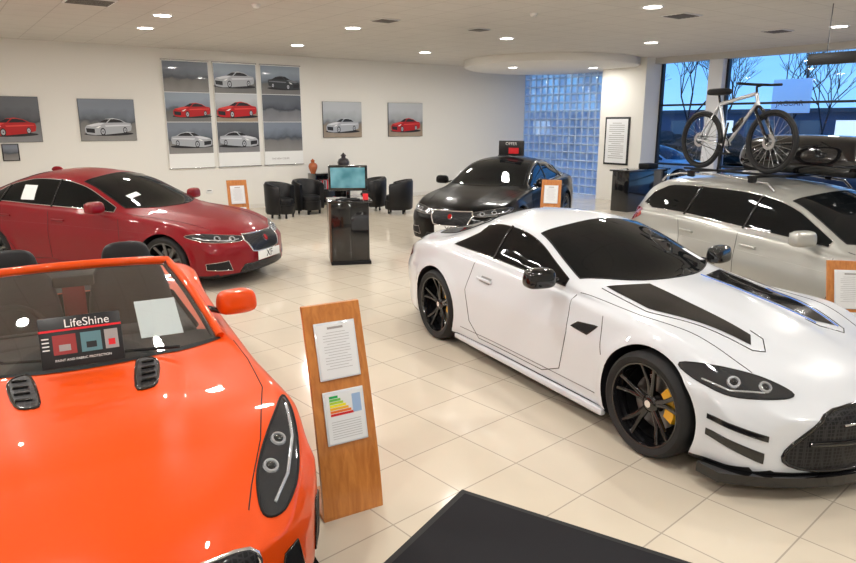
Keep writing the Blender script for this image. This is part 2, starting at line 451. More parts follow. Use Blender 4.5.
seam(xk,'bonnet_shut_lines',[[(.42,.62,1),(.9,.70,1),(1.4,.745,1),(1.75,.77,1)]],(0,0,-1),.0028)
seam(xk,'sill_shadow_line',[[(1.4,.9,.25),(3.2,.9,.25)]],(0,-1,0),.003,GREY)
decal(xk,'headlamp',[(.66,.94,.735),(.46,.77,.73),(.32,.62,.685),(.21,.52,.605),(.26,.64,.58),(.38,.83,.60),(.54,.93,.665)],(.62,-.62,-.48),LENS,both=True,smooth=5,trim=BLACKM,tr=.005,res=.025)
projectors(xk,((.31,.64,.635),(.41,.78,.66)),(.62,-.62,-.48),.038)
seam(xk,'headlamp_bright_strip',[[(.30,.66,.605),(.40,.82,.62),(.52,.91,.675)]],(.62,-.62,-.48),.006,LAMPW,off=.007)
decal(xk,'front_grille',[(0,-.60,.22),(0,-.62,.30),(0,-.50,.44),(0,-.36,.525),(0,0,.545),(0,.36,.525),(0,.50,.44),(0,.62,.30),(0,.60,.22),(0,.4,.175),(0,0,.165),(0,-.4,.175)],(1,0,0),GRILLE,smooth=3,trim=BLACKG,tr=.012)
seam(xk,'grille_cross_bar',[[(0,-.52,.35),(0,0,.345),(0,.52,.35)]],(1,0,0),.016,BLACKG,both=False,off=.012)
seam(xk,'grille_chrome_blade',[[(0,-.34,.45),(0,0,.46),(0,.34,.45)]],(1,0,0),.007,CHROME,both=False,off=.012)
decal(xk,'corner_slat',[(.46,.91,.455),(.46,.91,.43),(.24,.68,.355),(.24,.68,.385)],(.7,-.7,0),BLACKG,both=True,trim=BLACKG,tr=.004)
decal(xk,'corner_intake',[(.46,.91,.365),(.46,.91,.33),(.24,.70,.22),(.24,.70,.28)],(.7,-.7,0),BLACKG,both=True,trim=BLACKG,tr=.004)
decal(xk,'bonnet_stripe',[(1.54,.30,1),(1.66,.61,1),(1.25,.61,1),(.58,.43,1),(.66,.33,1)],(0,0,-1),STRIPE,off=.004,both=True)
seam(xk,'bonnet_pinstripe',[[(1.66,.65,1),(1.23,.65,1),(.54,.465,1),(.50,.40,1),(.60,.29,1),(.70,.28,1)]],(0,0,-1),.004,BLACKG)
seam(xk,'painted_reflection_edge',[[(1.56,.27,1),(1.1,.29,1),(.64,.31,1)],[(1.25,.63,1),(.57,.447,1)]],(0,0,-1),.005,BLUEL,side=(-1,))  # far stripe only: bluish window reflection painted in as thin lines
decal(xk,'wing_vent',[(1.44,.9,.72),(1.64,.9,.70),(1.70,.9,.66),(1.52,.9,.645)],(0,-1,0),BLACKM,both=True,trim=BLACKG,tr=.006)
decal(xk,'roundel',[(-.1,.04*math.cos(a),.60+.04*math.sin(a)) for a in np.linspace(0,6.28,13)[:-1]],(1,0,-.5),BLACKG,trim=CHROME,tr=.004,res=.02)
seam(xk,'door_handle',[[(2.78,.9,.745),(2.98,.9,.755)]],(0,-1,0),.014,P_WHITE,off=.018)
decal(xk,'handle_recess',[(2.79,.9,.775),(2.94,.9,.78),(2.96,.9,.73),(2.81,.9,.72)],(0,-1,0),M('recess_grey',(.3,.31,.32),.5),both=True,off=.003)
mirrors(xk,1.97,.985,.97,BLACKG)
decal(xk,'tail_lamp',[(4.75,.78,.80),(4.5,.86,.80),(4.4,.88,.74),(4.6,.84,.68),(4.77,.70,.66)],(-.7,-.7,0),REDL,both=True,smooth=3)
def lip(c,name,z0,z1,ext,back,mat,yw=.93):
    vs=[];n=24
    for i in range(n+1):
        y=-yw+2*yw*i/n; xf=c.S['bow']*(abs(y)/.95)**2.3-ext
        for xx in (xf,max(xf+.05,back)):
            for z in (z0,z1): vs.append((xx,y,z))
    fs=[]
    for i in range(n):
        a=i*4;b=a+4
        fs+= [(a,a+1,b+1,b),(a+2,b+2,b+3,a+3),(a+1,a+3,b+3,b+1),(a,b,b+2,a+2)]
    fs+=[(0,2,3,1),(n*4,n*4+1,n*4+3,n*4+2)]
    mesh(name,vs,fs,mat,c.root,smooth=False)
lip(xk,'front_splitter',.095,.155,.045,.5,BLACKG,.92)
for sg in (1,-1):
    box('side_skirt',(2.0,.05,.05),(2.3,sg*.905,.14),P_WHITE,xk.root,.015)
decal(xk,'windscreen_notice',[(1.83,-.62,1),(2.0,-.58,1),(1.97,-.50,1),(1.80,-.53,1)],(0,0,-1),PAPER,off=.012)
CAL=M('caliper_yellow',(.85,.45,.01),.35,coat=.5)
for x in (.93,3.682):
    for sg in (1,-1): wheel(xk,x,sg,.345,BLACKG,5,True,CAL,yo=.945)

# ================================================================= saloons / estate
ZT_S=[(0,.60),(.08,.70),(.4,.81),(.9,.90),(1.35,.975),(1.7,1.14),(2.1,1.33),(2.5,1.43),(2.9,1.46),(3.3,1.43),(3.7,1.345),(4.1,1.22),(4.4,1.12),(4.8,1.06),(4.96,.98)]
ZE_S=[(0,.55),(.4,.76),(.9,.855),(1.5,.935),(1.9,1.10),(2.3,1.275),(2.7,1.35),(3.1,1.36),(3.5,1.30),(3.9,1.17),(4.2,1.07),(4.5,1.03),(4.96,.9)]
S_XF=dict(L=4.96,zb=.16,R=.34,wheels=(.92,3.83),zm=.62,bow=.34,bowr=.22,zc=.46,zt=ZT_S,ze=ZE_S,bulge=(.012,.30,.46),
 ye=[(0,.5),(.4,.62),(.9,.68),(1.5,.745),(1.9,.69),(2.3,.63),(2.7,.60),(3.2,.59),(3.7,.61),(4.2,.67),(4.5,.70),(4.96,.62)],
 zs=[(0,.52),(.4,.72),(.9,.825),(1.5,.885),(2.2,.925),(3,.955),(3.8,.99),(4.5,.97),(4.96,.82)],
 ys=[(0,.76),(.4,.83),(.9,.875),(1.5,.87),(2.5,.865),(3.5,.88),(3.8,.885),(4.5,.84),(4.96,.70)],
 ym=[(0,.83),(.4,.89),(.9,.93),(2.5,.92),(3.8,.935),(4.5,.90),(4.96,.78)],
 yl=[(0,.82),(.4,.88),(.9,.92),(2.5,.90),(3.8,.92),(4.5,.88),(4.96,.76)])
S_EST=dict(S_XF); S_EST['zt']=[(0,.60),(.08,.70),(.4,.81),(.9,.90),(1.35,.975),(1.7,1.14),(2.1,1.33),(2.5,1.43),(2.9,1.475),(3.5,1.485),(4.1,1.46),(4.5,1.42),(4.68,1.33),(4.82,1.12),(4.96,.95)]
S_EST['ze']=[(0,.55),(.4,.76),(.9,.855),(1.5,.935),(1.9,1.10),(2.3,1.275),(2.7,1.35),(3.1,1.375),(3.8,1.37),(4.3,1.33),(4.55,1.26),(4.75,1.08),(4.96,.9)]
S_EST['ye']=[(0,.5),(.4,.62),(.9,.68),(1.5,.745),(1.9,.69),(2.3,.63),(2.7,.60),(3.4,.60),(4.2,.61),(4.6,.64),(4.96,.62)]
def dress_saloon(c,estate=False,rim=ALLOY,nsp=10,badge=None):
    if estate: side_glass(c,1.74,4.30,rear=[(4.52,1.08),(4.40,1.22),(4.2,1.315)],lo=.05,hi=.02)
    else: side_glass(c,1.74,3.85,rear=[(4.08,1.06),(3.95,1.10),(3.75,1.19)],lo=.05,hi=.02)
    screen(c,'windscreen',1.33,1.64,2.38)
    if estate: screen(c,'rear_window',4.86,4.80,4.62,rear=True,inset=.05,bowh=.02)
    else: screen(c,'rear_window',4.42,4.30,3.45,rear=True,inset=.06)
    seam(c,'pillars',[[(2.78,.7,.98),(2.72,.7,1.335)],[(3.68,.7,1.02),(3.62,.7,1.24 if not estate else 1.35)]],(0,-1,0),.014,BLACKG,off=.006)
    seam(c,'door_shut_lines',[[(1.62,.9,.88),(1.58,.9,.6),(1.66,.9,.30),(2.6,.9,.26),(2.76,.9,.30),(2.78,.9,.94)],[(2.78,.9,.30),(3.3,.9,.28),(3.42,.9,.45),(3.62,.9,.72),(3.70,.9,.97)]],(0,-1,0),.003)
    seam(c,'swage_line',[[(1.0,.9,.72),(2.5,.9,.76),(4.2,.9,.80)]],(0,-1,0),.0025,c.paint)
    seam(c,'door_handles',[[(2.50,.9,.82),(2.70,.9,.825)],[(3.42,.9,.855),(3.62,.9,.86)]],(0,-1,0),.014,c.paint,off=.018)
    seam(c,'bonnet_shut_lines',[[(.40,.60,1),(.9,.68,1),(1.3,.745,1),(1.55,.78,1)]],(0,0,-1),.003)
    decal(c,'headlamp',[(.05,.40,.685),(.07,.42,.615),(.20,.62,.60),(.38,.82,.63),(.58,.90,.715),(.42,.80,.735),(.22,.60,.72)],(.75,-.5,-.35),LENS,both=True,smooth=4,trim=CHROME,tr=.004,res=.025)
    projectors(c,((.14,.52,.65),(.26,.68,.665)),(.75,-.5,-.35),.046)
    seam(c,'headlamp_light_strip',[[(.10,.44,.635),(.22,.63,.625),(.38,.80,.65),(.50,.86,.69)]],(.75,-.5,-.35),.008,LAMPW,off=.007)
    decal(c,'front_grille',[(0,-.34,.67),(0,.34,.67),(0,.37,.60),(0,.30,.46),(0,.2,.44),(0,-.2,.44),(0,-.30,.46),(0,-.37,.60)],(1,0,0),GRILLE,trim=CHROME,tr=.012)
    decal(c,'lower_intake',[(0,-.44,.30),(0,.44,.30),(0,.5,.21),(0,-.5,.21)],(1,0,0),GRILLE,trim=BLACKG,tr=.006)
    decal(c,'corner_intake',[(.2,.60,.38),(.35,.84,.36),(.34,.84,.28),(.15,.58,.25)],(.8,-.6,0),BLACKM,both=True,trim=CHROME,tr=.004)
    decal(c,'grille_badge',[(-.1,.035*math.cos(a),.585+.035*math.sin(a)) for a in np.linspace(0,6.28,13)[:-1]],(1,0,0),REDL,trim=CHROME,tr=.005,res=.02,off=.02)
    if estate: decal(c,'tail_lamp',[(4.93,.70,.98),(4.62,.86,1.0),(4.45,.88,.93),(4.7,.84,.84),(4.93,.68,.82)],(-.6,-.8,0),REDL,both=True,smooth=3)
    else: decal(c,'tail_lamp',[(4.93,.70,.92),(4.62,.86,.93),(4.5,.88,.88),(4.7,.84,.78),(4.93,.68,.76)],(-.6,-.8,0),REDL,both=True,smooth=3)
    pillow('roof_aerial',(.22,.05,.07),(3.45,0,1.43 if not estate else 1.50),c.paint,c.root,taper=(.5,.6))
    mirrors(c,1.86,1.0,1.03,c.paint)
    for x in S_XF['wheels']:
        for sg in (1,-1): wheel(c,x,sg,.34,rim,nsp,False,None,yo=.93)
def plate(c,txt,z=.385):
    box('number_plate',(.012,.52,.115),(-.052,0,z),WHITE,c.root,.004)
    text('plate_text',txt,.13,(-.0595,0,z),(math.pi/2,0,-math.pi/2),BLACKM,c.root)
red=make_car('saloon_car',S_XF,(-2.20,8.95),(.95,-.315),P_RED); dress_saloon(red,False,ALLOYD); plate(red,'XF')
decal(red,'window_notice',[(3.10,.8,1.06),(3.33,.8,1.06),(3.33,.8,1.25),(3.10,.8,1.25)],(0,-1,0),PAPER,off=.012)
decal(red,'windscreen_notice',[(1.72,.30,1),(1.80,.30,1),(1.80,.5,1),(1.72,.5,1)],(0,0,-1),PAPER,off=.012)
BKN=(.36,10.95);BKH=(-.44,-.90)
blk=make_car('saloon_car',S_XF,BKN,BKH,P_BLACK); dress_saloon(blk,False,ALLOYD); plate(blk,'XF')
EH=(.345,-.939);EN=(5.11,4.84)
est=make_car('estate_car',S_EST,EN,EH,P_SILVER); dress_saloon(est,True)
for sg in (1,-1):
    tube('roof_rail',[[(2.65,sg*.56,1.38),(2.75,sg*.56,1.46),(3.4,sg*.565,1.50),(4.1,sg*.565,1.48),(4.35,sg*.565,1.43),(4.42,sg*.57,1.36)]],.013,ALLOY,est.root)
for x in (2.95,3.9):
    box('cross_bar',(.07,1.25,.022),(x,0,1.515),BLACKM,est.root,.01)
    for sg in (1,-1): box('bar_foot',(.09,.06,.07),(x,sg*.575,1.485),BLACKM,est.root,.015)
box('cycle_carrier_channel',(1.55,.05,.025),(3.42,.42,1.535),BLACKM,est.root,.006)

# ================================================================= orange convertible
S_FT=dict(L=4.47,zb=.13,R=.345,wheels=(.86,3.48),zm=.58,bow=.46,bowr=.25,zc=.40,cockpit=(1.76,2.98,.64,.38),bulge=(.020,.22,.42),
 zt=[(0,.54),(.12,.63),(.4,.725),(.8,.81),(1.2,.89),(1.45,.935),(1.8,.94),(2.4,.92),(3.0,.94),(3.5,.97),(4.1,.94),(4.47,.83)],
 ze=[(0,.51),(.4,.69),(.86,.78),(1.4,.865),(2.0,.90),(3.0,.905),(3.5,.94),(4.1,.90),(4.47,.78)],
 ye=[(0,.5),(.4,.60),(.9,.64),(1.5,.70),(2.0,.72),(3.0,.70),(3.6,.66),(4.47,.56)],
 zs=[(0,.47),(.3,.62),(.86,.80),(1.3,.82),(2.0,.845),(3,.865),(3.48,.91),(4.1,.85),(4.47,.72)],
 ys=[(0,.74),(.4,.80),(.86,.85),(1.4,.83),(2.2,.84),(3.0,.87),(3.48,.90),(4.1,.83),(4.47,.70)],
 ym=[(0,.80),(.4,.86),(.86,.91),(1.5,.89),(2.4,.91),(3.1,.945),(3.5,.96),(4.1,.90),(4.47,.78)],
 yl=[(0,.79),(.5,.86),(.9,.89),(1.5,.88),(2.5,.90),(3.5,.94),(4.1,.88),(4.47,.74)])
NF=(-1.035,1.935)
ft=make_car('convertible_car',S_FT,NF,(.483,-.875),P_ORANGE)
cowl=[]
for i in range(15):
    t=-1+2*i/14; cowl.append((1.30+.32*t*t,.71*t,1))
cowl+=[(1.78,.68,1),(1.78,-.68,1)]
decal(ft,'scuttle_panel',cowl,(0,0,-1),BLACKM,off=.004)
decal(ft,'bonnet_vent',[(1.04,.235,1),(1.07,.20,1),(1.32,.235,1),(1.34,.29,1),(1.28,.325,1),(1.08,.29,1)],(0,0,-1),GRILLE,off=.008,both=True,smooth=3,trim=BLACKG,tr=.008,res=.02)
for sg in (1,-1):
    seam(ft,'vent_louvres',[[(1.10+k*.06,(.225+k*.008),1),(1.11+k*.06,(.29+k*.006),1)] for k in range(4)],(0,0,-1),.006,BLACKG,side=(sg,),off=.012)
HD=(.45,-.36,-.80)
decal(ft,'headlamp',[(.25,.54,.53),(.28,.62,.50),(.40,.72,.56),(.58,.79,.66),(.82,.81,.77),(.70,.73,.75),(.52,.625,.69),(.36,.56,.63)],HD,LENS,both=True,smooth=5,trim=BLACKM,tr=.007,res=.025)
seam(ft,'headlamp_running_light',[[(.30,.59,.53),(.41,.68,.58),(.58,.755,.66),(.76,.785,.74)]],HD,.008,LAMPW,off=.008)
projectors(ft,((.43,.63,.64),(.56,.695,.68)),HD,.036)
decal(ft,'front_grille',[(0,-.50,.46),(0,-.40,.53),(0,0,.55),(0,.40,.53),(0,.50,.46),(0,.42,.26),(0,.3,.2),(0,-.3,.2),(0,-.42,.26)],(1,0,0),GRILLE,smooth=3,trim=CHROME,tr=.010)
decal(ft,'corner_intake',[(.2,.60,.40),(.22,.68,.42),(.22,.74,.24),(.15,.58,.22)],(.8,-.6,0),BLACKM,both=True,trim=BLACKG,tr=.006)
decal(ft,'corner_gill',[(.40,.82,.46),(.46,.88,.46),(.44,.88,.26),(.38,.80,.24)],(.6,-.8,0),BLACKM,both=True,trim=BLACKG,tr=.006)
seam(ft,'bonnet_shut_lines',[[(.24,.50,1),(.34,.54,1),(.55,.64,1),(.9,.75,1),(1.3,.78,1),(1.62,.78,1)]],(0,0,-1),.0028)
seam(ft,'door_shut_lines',[[(1.62,.9,.84),(1.60,.9,.6),(1.70,.9,.26),(2.8,.9,.24),(2.95,.9,.5),(2.98,.9,.86)]],(0,-1,0))
mirrors(ft,2.02,.90,.99,P_ORANGE)
for x in S_FT['wheels']:
    for sg in (1,-1): wheel(ft,x,sg,.345,ALLOY,5,True,BLACKG,yo=.885 if x<1 else .93)
lip(ft,'front_splitter',.09,.125,.01,.5,BLACKG,.84)
def wpt(u,v):
    xb=1.32+.32*u*u; zb_=.945-.05*u*u; yb=.71*u
    xt=2.22+.14*u*u; zt_=1.275-.045*u*u; yt=.55*u
    b=.035*math.sin(math.pi*v)
    return (xb+(xt-xb)*v-b*.3,yb+(yt-yb)*v,zb_+(zt_-zb_)*v+b)
vs=[];fs=[];nu,nv=20,10
for j in range(nv+1):
    for i in range(nu+1): vs.append(wpt(-1+2*i/nu,j/nv))
for j in range(nv):
    for i in range(nu): a=j*(nu+1)+i; fs.append((a,a+1,a+nu+2,a+nu+1))
CARGLASS=clear_glass('windscreen_glass',(.80,.85,.85),.06,.22)
mesh('windscreen',vs,fs,CARGLASS,ft.root)
fr=[wpt(-1,j/10) for j in range(11)]+[wpt(-1+2*i/20,1) for i in range(1,20)]+[wpt(1,1-j/10) for j in range(11)]
tube('windscreen_frame',[fr],.026,P_ORANGE,ft.root,res=5)
tube('windscreen_inner_seal',[[(p[0]+.01,p[1]*.965,p[2]-.012) for p in fr]],.022,BLACKM,ft.root,res=3)
box('mirror_interior',(.03,.22,.065),(2.17,0,1.19),BLACKM,ft.root,.012)
tube('wipers',[[(1.42,.05,.955),(1.52,.55,.975)],[(1.38,-.45,.95),(1.42,.02,.97)]],.008,BLACKM,ft.root)
SEAT=M('seat_leather_black',(.010,.010,.012),.5,spec=.3); REFLR=M('seat_reflection_red',(.30,.012,.012),.5)
for sy in (.34,-.34):
    box('seat_base',(.52,.48,.18),(2.3,sy,.50),SEAT,ft.root,.06,seg=4)
    pillow('seat_cushion',(.5,.34,.16),(2.3,sy,.62),SEAT,ft.root)
    pillow('seat_back',(.22,.56,.78),(2.66,sy,.86),SEAT,ft.root,rot=(0,.22,0),taper=(.8,.72))
    pillow('headrest',(.15,.32,.24),(2.74,sy,1.19),SEAT,ft.root,rot=(0,.12,0),taper=(.8,.85))
    tube('roll_hoop',[[(2.93,sy-.17,.90),(2.95,sy-.17,1.08),(2.95,sy-.12,1.15),(2.95,sy+.12,1.15),(2.95,sy+.17,1.08),(2.93,sy+.17,.90)]],.026,BLACKG,ft.root)
box('bulkhead_painted_reflection',(.04,.14,.30),(2.9,0,.86),REFLR,ft.root,.01)  # red colour stands in for the orange paint reflected between the seats
decal(ft,'rear_deck_cover',[(2.99,.64,1),(2.99,-.64,1),(3.6,-.58,1),(3.6,.58,1)],(0,0,-1),BLACKM,off=.006)
box('dashboard',(.30,1.24,.22),(1.90,0,.83),BLACKM,ft.root,.06,seg=4)
box('centre_console',(.9,.24,.30),(2.3,0,.52),BLACKM,ft.root,.05,seg=3)
box('centre_screen',(.02,.24,.13),(1.98,0,.95),BLACKG,ft.root,.01)
box('door_card_a',(1.2,.06,.3),(2.35,.61,.72),SEAT,ft.root,.02); box('door_card_b',(1.2,.06,.3),(2.35,-.61,.72),SEAT,ft.root,.02)
st=lathe('steering_wheel',[(.185+.016*math.cos(a),.016*math.sin(a)) for a in np.linspace(0,6.283,11)[:-1]],BLACKM,ft.root,36,'Z',closed=True)
st.location=(2.12,.34,.90);st.rotation_euler=(0,math.radians(-65),0)
box('steering_hub',(.05,.30,.05),(2.12,.34,.90),BLACKM,ft.root,.015)
box('dashboard_notice',(.30,.22,.003),(1.76,-.40,1.02),PAPER,ft.root,rot=(0,-.5,0))

# bonnet board
hh=Vector((.483,-.875,0)); noseF=Vector((*NF,0)); rgt=Vector((-.875,-.483,0))
bp=noseF-hh*1.30+rgt*.0
bd=empty('advertising_board',(bp.x,bp.y,.945),math.atan2(.483,.875))
tl=math.radians(-22)
BRED=M('print_red',(.7,.01,.02),.4);BBLK=M('print_black',(.012,.012,.014),.35);BCY=M('print_cyan',(.08,.5,.6),.4);BGR=M('print_grey',(.35,.33,.33),.4)
def bp_(x,z,dy=.009):
    return (x,.045+(z-.125)*math.sin(-tl)-dy*math.cos(tl),.125+(z-.125)*math.cos(tl))
box('board',(.36,.012,.245),(0,.045,.125),BBLK,bd,.003,rot=(tl,0,0))
box('board_bar',(.36,.002,.010),bp_(0,.185),BRED,bd,rot=(tl,0,0))
text('board_title','LifeShine',.056,bp_(.03,.213,.008),(math.pi/2+tl,0,0),WHITE,bd)
for k,(xx,ww,cc) in enumerate(((-.075,.10,M('print_photo_red',(.30,.03,.03),.4)),(.04,.09,M('print_photo_teal',(.10,.22,.26),.4)),(.13,.06,BGR))):
    box('board_picture',(ww,.002,.095),bp_(xx,.115),cc,bd,rot=(tl,0,0)); box('board_picture_detail',(ww*.5,.001,.03),bp_(xx,.10,.011),[BGR,BBLK,BRED][k],bd,rot=(tl,0,0))
for k in range(4): box('board_text_line',(.03,.001,.006),bp_(-.155,.15-k*.018),WHITE,bd,rot=(tl,0,0))
text('board_caption','PAINT AND FABRIC PROTECTION',.016,bp_(0,.04),(math.pi/2+tl,0,0),WHITE,bd)

# ================================================================= room
C1=Vector((3.05,22.3,0));A=Vector((-.8043,-.5942,0));B=Vector((.5942,-.8043,0));H=3.7
ROOMZ=math.atan2(.5942,.8043)
def RW(a,b,z=0): p=C1+A*a+B*b; return (p.x,p.y,z)
def rbox(name,a0,a1,b0,b1,z0,z1,mat,parent=None):
    P=[RW(a0,b0),RW(a1,b0),RW(a1,b1),RW(a0,b1)]
    vs=[(p[0],p[1],z) for z in (z0,z1) for p in P]
    bm=bmesh.new();v=[bm.verts.new(q) for q in vs]
    for f in ((0,1,2,3),(4,5,6,7),(0,1,5,4),(1,2,6,5),(2,3,7,6),(3,0,4,7)): bm.faces.new([v[i] for i in f])
    return from_bm(name,bm,mat,parent,smooth=False)
WALL=M('wall_paint',(.81,.795,.75),.7); noise_bump(WALL,60,.02)
def grid_mat(name,ca,cb,cm,size,rot,rough,mortar=.006,spec=.5,bumpn=0,loc=(0,0)):
    m=M(name,ca,rough,spec=spec);nt=m.node_tree;b=nt.nodes['Principled BSDF']
    tc=nt.nodes.new('ShaderNodeTexCoord');mp=nt.nodes.new('ShaderNodeMapping');mp.inputs['Rotation'].default_value=(0,0,rot);mp.inputs['Location'].default_value=(loc[0],loc[1],0)
    br=nt.nodes.new('ShaderNodeTexBrick');br.offset=0;br.inputs['Scale'].default_value=1
    br.inputs['Brick Width'].default_value=size;br.inputs['Row Height'].default_value=size;br.inputs['Mortar Size'].default_value=mortar;br.inputs['Mortar Smooth'].default_value=.3
    br.inputs['Color1'].default_value=(*ca,1);br.inputs['Color2'].default_value=(*cb,1);br.inputs['Mortar'].default_value=(*cm,1)
    nt.links.new(tc.outputs['Object'],mp.inputs['Vector']);nt.links.new(mp.outputs[0],br.inputs['Vector'])
    ns=nt.nodes.new('ShaderNodeTexNoise');ns.inputs['Scale'].default_value=2.5;ns.inputs['Detail'].default_value=5
    nt.links.new(tc.outputs['Object'],ns.inputs['Vector'])
    hs=nt.nodes.new('ShaderNodeHueSaturation');mr=nt.nodes.new('ShaderNodeMapRange');mr.inputs['To Min'].default_value=.93;mr.inputs['To Max'].default_value=1.05
    nt.links.new(ns.outputs['Fac'],mr.inputs['Value']);nt.links.new(mr.outputs[0],hs.inputs['Value']);nt.links.new(br.outputs['Color'],hs.inputs['Color']);nt.links.new(hs.outputs[0],b.inputs['Base Color'])
    bp=nt.nodes.new('ShaderNodeBump');bp.inputs['Strength'].default_value=.15;bp.inputs['Distance'].default_value=.002;bp.invert=True
    nt.links.new(br.outputs['Fac'],bp.inputs['Height']);nt.links.new(bp.outputs[0],b.inputs['Normal'])
    return m
TILE=math.radians(-42)
FLOOR=grid_mat('floor_tiles',(.66,.59,.48),(.63,.56,.455),(.40,.35,.29),.5,TILE,.10,.005)
CEIL=grid_mat('ceiling_tiles',(.66,.635,.595),(.65,.625,.585),(.50,.475,.44),.6,-ROOMZ,.8,.008)
AW,BW=20,22
rbox('floor',-.3,AW+.3,-.3,BW+.3,-.1,0,FLOOR)
rbox('ceiling',-.3,AW+.3,-.3,BW+.3,H,H+.15,CEIL)
rbox('wall_back',-.3,AW+.2,-.2,0,0,H,WALL)
rbox('wall_left',AW,AW+.2,0,BW,0,H,WALL)
rbox('wall_rear',-.2,AW+.2,BW,BW+.2,0,H,WALL)
rbox('baseboard_back',0.01,AW,0.0,.015,0,.10,M('skirting',(.75,.73,.68),.4))
rbox('wall_pier',-.2,.6,3.65,5.05,0,H,WALL)
rbox('wall_header',-.2,0,-.0,3.65,H-.12,H,WALL)
FR=M('window_frame_dark',(.03,.032,.036),.4,.5)
PILL=M('column_grey',(.72,.74,.78),.5)
WG=clear_glass('window_glass',(.96,.98,1.),.05)
rbox('column_window',-.25,.14,6.5,6.86,0,H,PILL)
def window(i,b0,b1):
    e=empty('window_%d'%i)
    rbox('glass',-.085,-.075,b0+.03,b1-.03,.06,H-.08,WG,e)
    for bb in (b0,b1-.06): rbox('jamb',-.13,-.03,bb,bb+.06,0,H-.02,FR,e)
    rbox('head',-.13,-.03,b0,b1,H-.10,H-.02,FR,e); rbox('sill',-.13,-.03,b0,b1,0,.08,FR,e)
    for z in (2.5,1.0): rbox('transom',-.12,-.04,b0,b1,z,z+.05,FR,e)
window(1,5.05,6.5);window(2,6.86,10.4);window(3,10.4,14.2);window(4,14.2,18);window(5,18,22)
gb=empty('window_glass_block')
m=bpy.data.materials.new('glass_block');m.use_nodes=True;nt=m.node_tree
for n_ in list(nt.nodes): nt.nodes.remove(n_)
o_=nt.nodes.new('ShaderNodeOutputMaterial');t1=nt.nodes.new('ShaderNodeBsdfTranslucent');t1.inputs['Color'].default_value=(1,1,1,1)
t2=nt.nodes.new('ShaderNodeBsdfTransparent');t2.inputs['Color'].default_value=(.97,1,1,1);g_=nt.nodes.new('ShaderNodeBsdfGlossy');g_.inputs['Roughness'].default_value=.1
m1=nt.nodes.new('ShaderNodeMixShader');m2=nt.nodes.new('ShaderNodeMixShader');ns=nt.nodes.new('ShaderNodeTexNoise');ns.inputs['Scale'].default_value=2.5;ns.inputs['Detail'].default_value=5
tcg=nt.nodes.new('ShaderNodeTexCoord');nt.links.new(tcg.outputs['Object'],ns.inputs['Vector'])
mrg=nt.nodes.new('ShaderNodeMapRange');mrg.inputs['From Min'].default_value=.3;mrg.inputs['From Max'].default_value=.7;mrg.inputs['To Min'].default_value=.05;mrg.inputs['To Max'].default_value=.5
nt.links.new(ns.outputs['Fac'],mrg.inputs['Value'])
nt.links.new(mrg.outputs[0],m1.inputs[0]);nt.links.new(t1.outputs[0],m1.inputs[1]);nt.links.new(t2.outputs[0],m1.inputs[2]);m2.inputs[0].default_value=.12
nt.links.new(m1.outputs[0],m2.inputs[1]);nt.links.new(g_.outputs[0],m2.inputs[2]);nt.links.new(m2.outputs[0],o_.inputs[0])
GBM=m;MORT=M('block_mortar',(.62,.70,.78),.6)
vs=[];fs=[]
nb=15;sz=3.65/nb;nz=int((H-.12)/sz)
for i in range(nb):
    for k in range(nz+1):
        z0=k*sz+.012;z1=min((k+1)*sz-.012,H-.13)
        if z1-z0<.03: continue
        b0=i*sz+.012;b1=(i+1)*sz-.012
        st_=len(vs);c_=.04
        for (aa,ins) in ((0.0,c_),(-.03,0)):
            for (bb,zz) in ((b0+ins,z0+ins),(b1-ins,z0+ins),(b1-ins,z1-ins),(b0+ins,z1-ins)): vs.append(RW(aa-.06,bb,zz))
        fs.append((st_,st_+1,st_+2,st_+3))
        for q in range(4): r_=(q+1)%4; fs.append((st_+q,st_+r_,st_+4+r_,st_+4+q))
mesh('blocks',vs,fs,GBM,gb,smooth=False)
for i in range(nb+1): rbox('mortar_v',-.13,-.07,max(0,i*sz-.012),min(3.65,i*sz+.012),0,H-.12,MORT,gb)
for k in range(nz+1): rbox('mortar_h',-.13,-.07,0,3.65,max(0,k*sz-.012),k*sz+.012,MORT,gb)
CANM=M('canopy_white',(.78,.76,.72),.6)
lathe('ceiling_canopy',[(0,H-.22),(2.2,H-.22),(2.32,H-.18),(2.32,H-.001)],CANM,None,64,'Z',loc=(3.3,18.9,0))
rbox('trim_ceiling_edge',0.0,.25,5.05,BW,H-.14,H-.001,M('bulkhead',(.55,.53,.50),.6))

LAMPTRIM=M('downlight_trim',(.8,.8,.8),.3,.3)
BULB=M('downlight_lens',(1,1,1),.5,emit=(1,.95,.88),es=14)
def downlight(x,y,z=H,w=44,r=.12,col=(1,.965,.905)):
    e=empty('recessed_downlight',(x,y,z))
    lathe('trim_ring',[(r+.005,-.012),(r+.035,-.010),(r+.045,-.001)],LAMPTRIM,e,28)
    lathe('lens',[(0,-.004),(r,-.004),(r+.004,-.012)],BULB,e,28)
    ld=bpy.data.lights.new('lamp','AREA');ld.shape='DISK';ld.size=2*r;ld.energy=w;ld.color=col
    lo=bpy.data.objects.new('lamp',ld);link(lo,e);lo.location=(0,0,-.02)
pts=[(-4.08,10.97),(-2.79,15.1),(-.07,16.6),(-1.31,12.4),(-4.93,12.4),(-7.0,9.6),(1.54,13.9),(4.6,14.6),(7.05,12.2),(3.2,10.2),(6.2,9.2),(.4,9.0),(-2.6,8.0),(-5.6,7.2),(2.2,6.2),(5.2,5.4),(-.8,5.2),(-3.6,4.4),(8.6,7.6),(1.2,2.4),(4.2,1.6),(-1.8,1.4),(-4.6,.4),(-.5,-1.6),(7.4,3.8),(-8.3,6.4),(2.4,-2)]
for x,y in pts: downlight(x,y)
for x,y in ((2.2,18.2),(4.3,18.3)): downlight(x,y,H-.22,26,.10)
GR=M('vent_grey',(.12,.11,.10),.6)
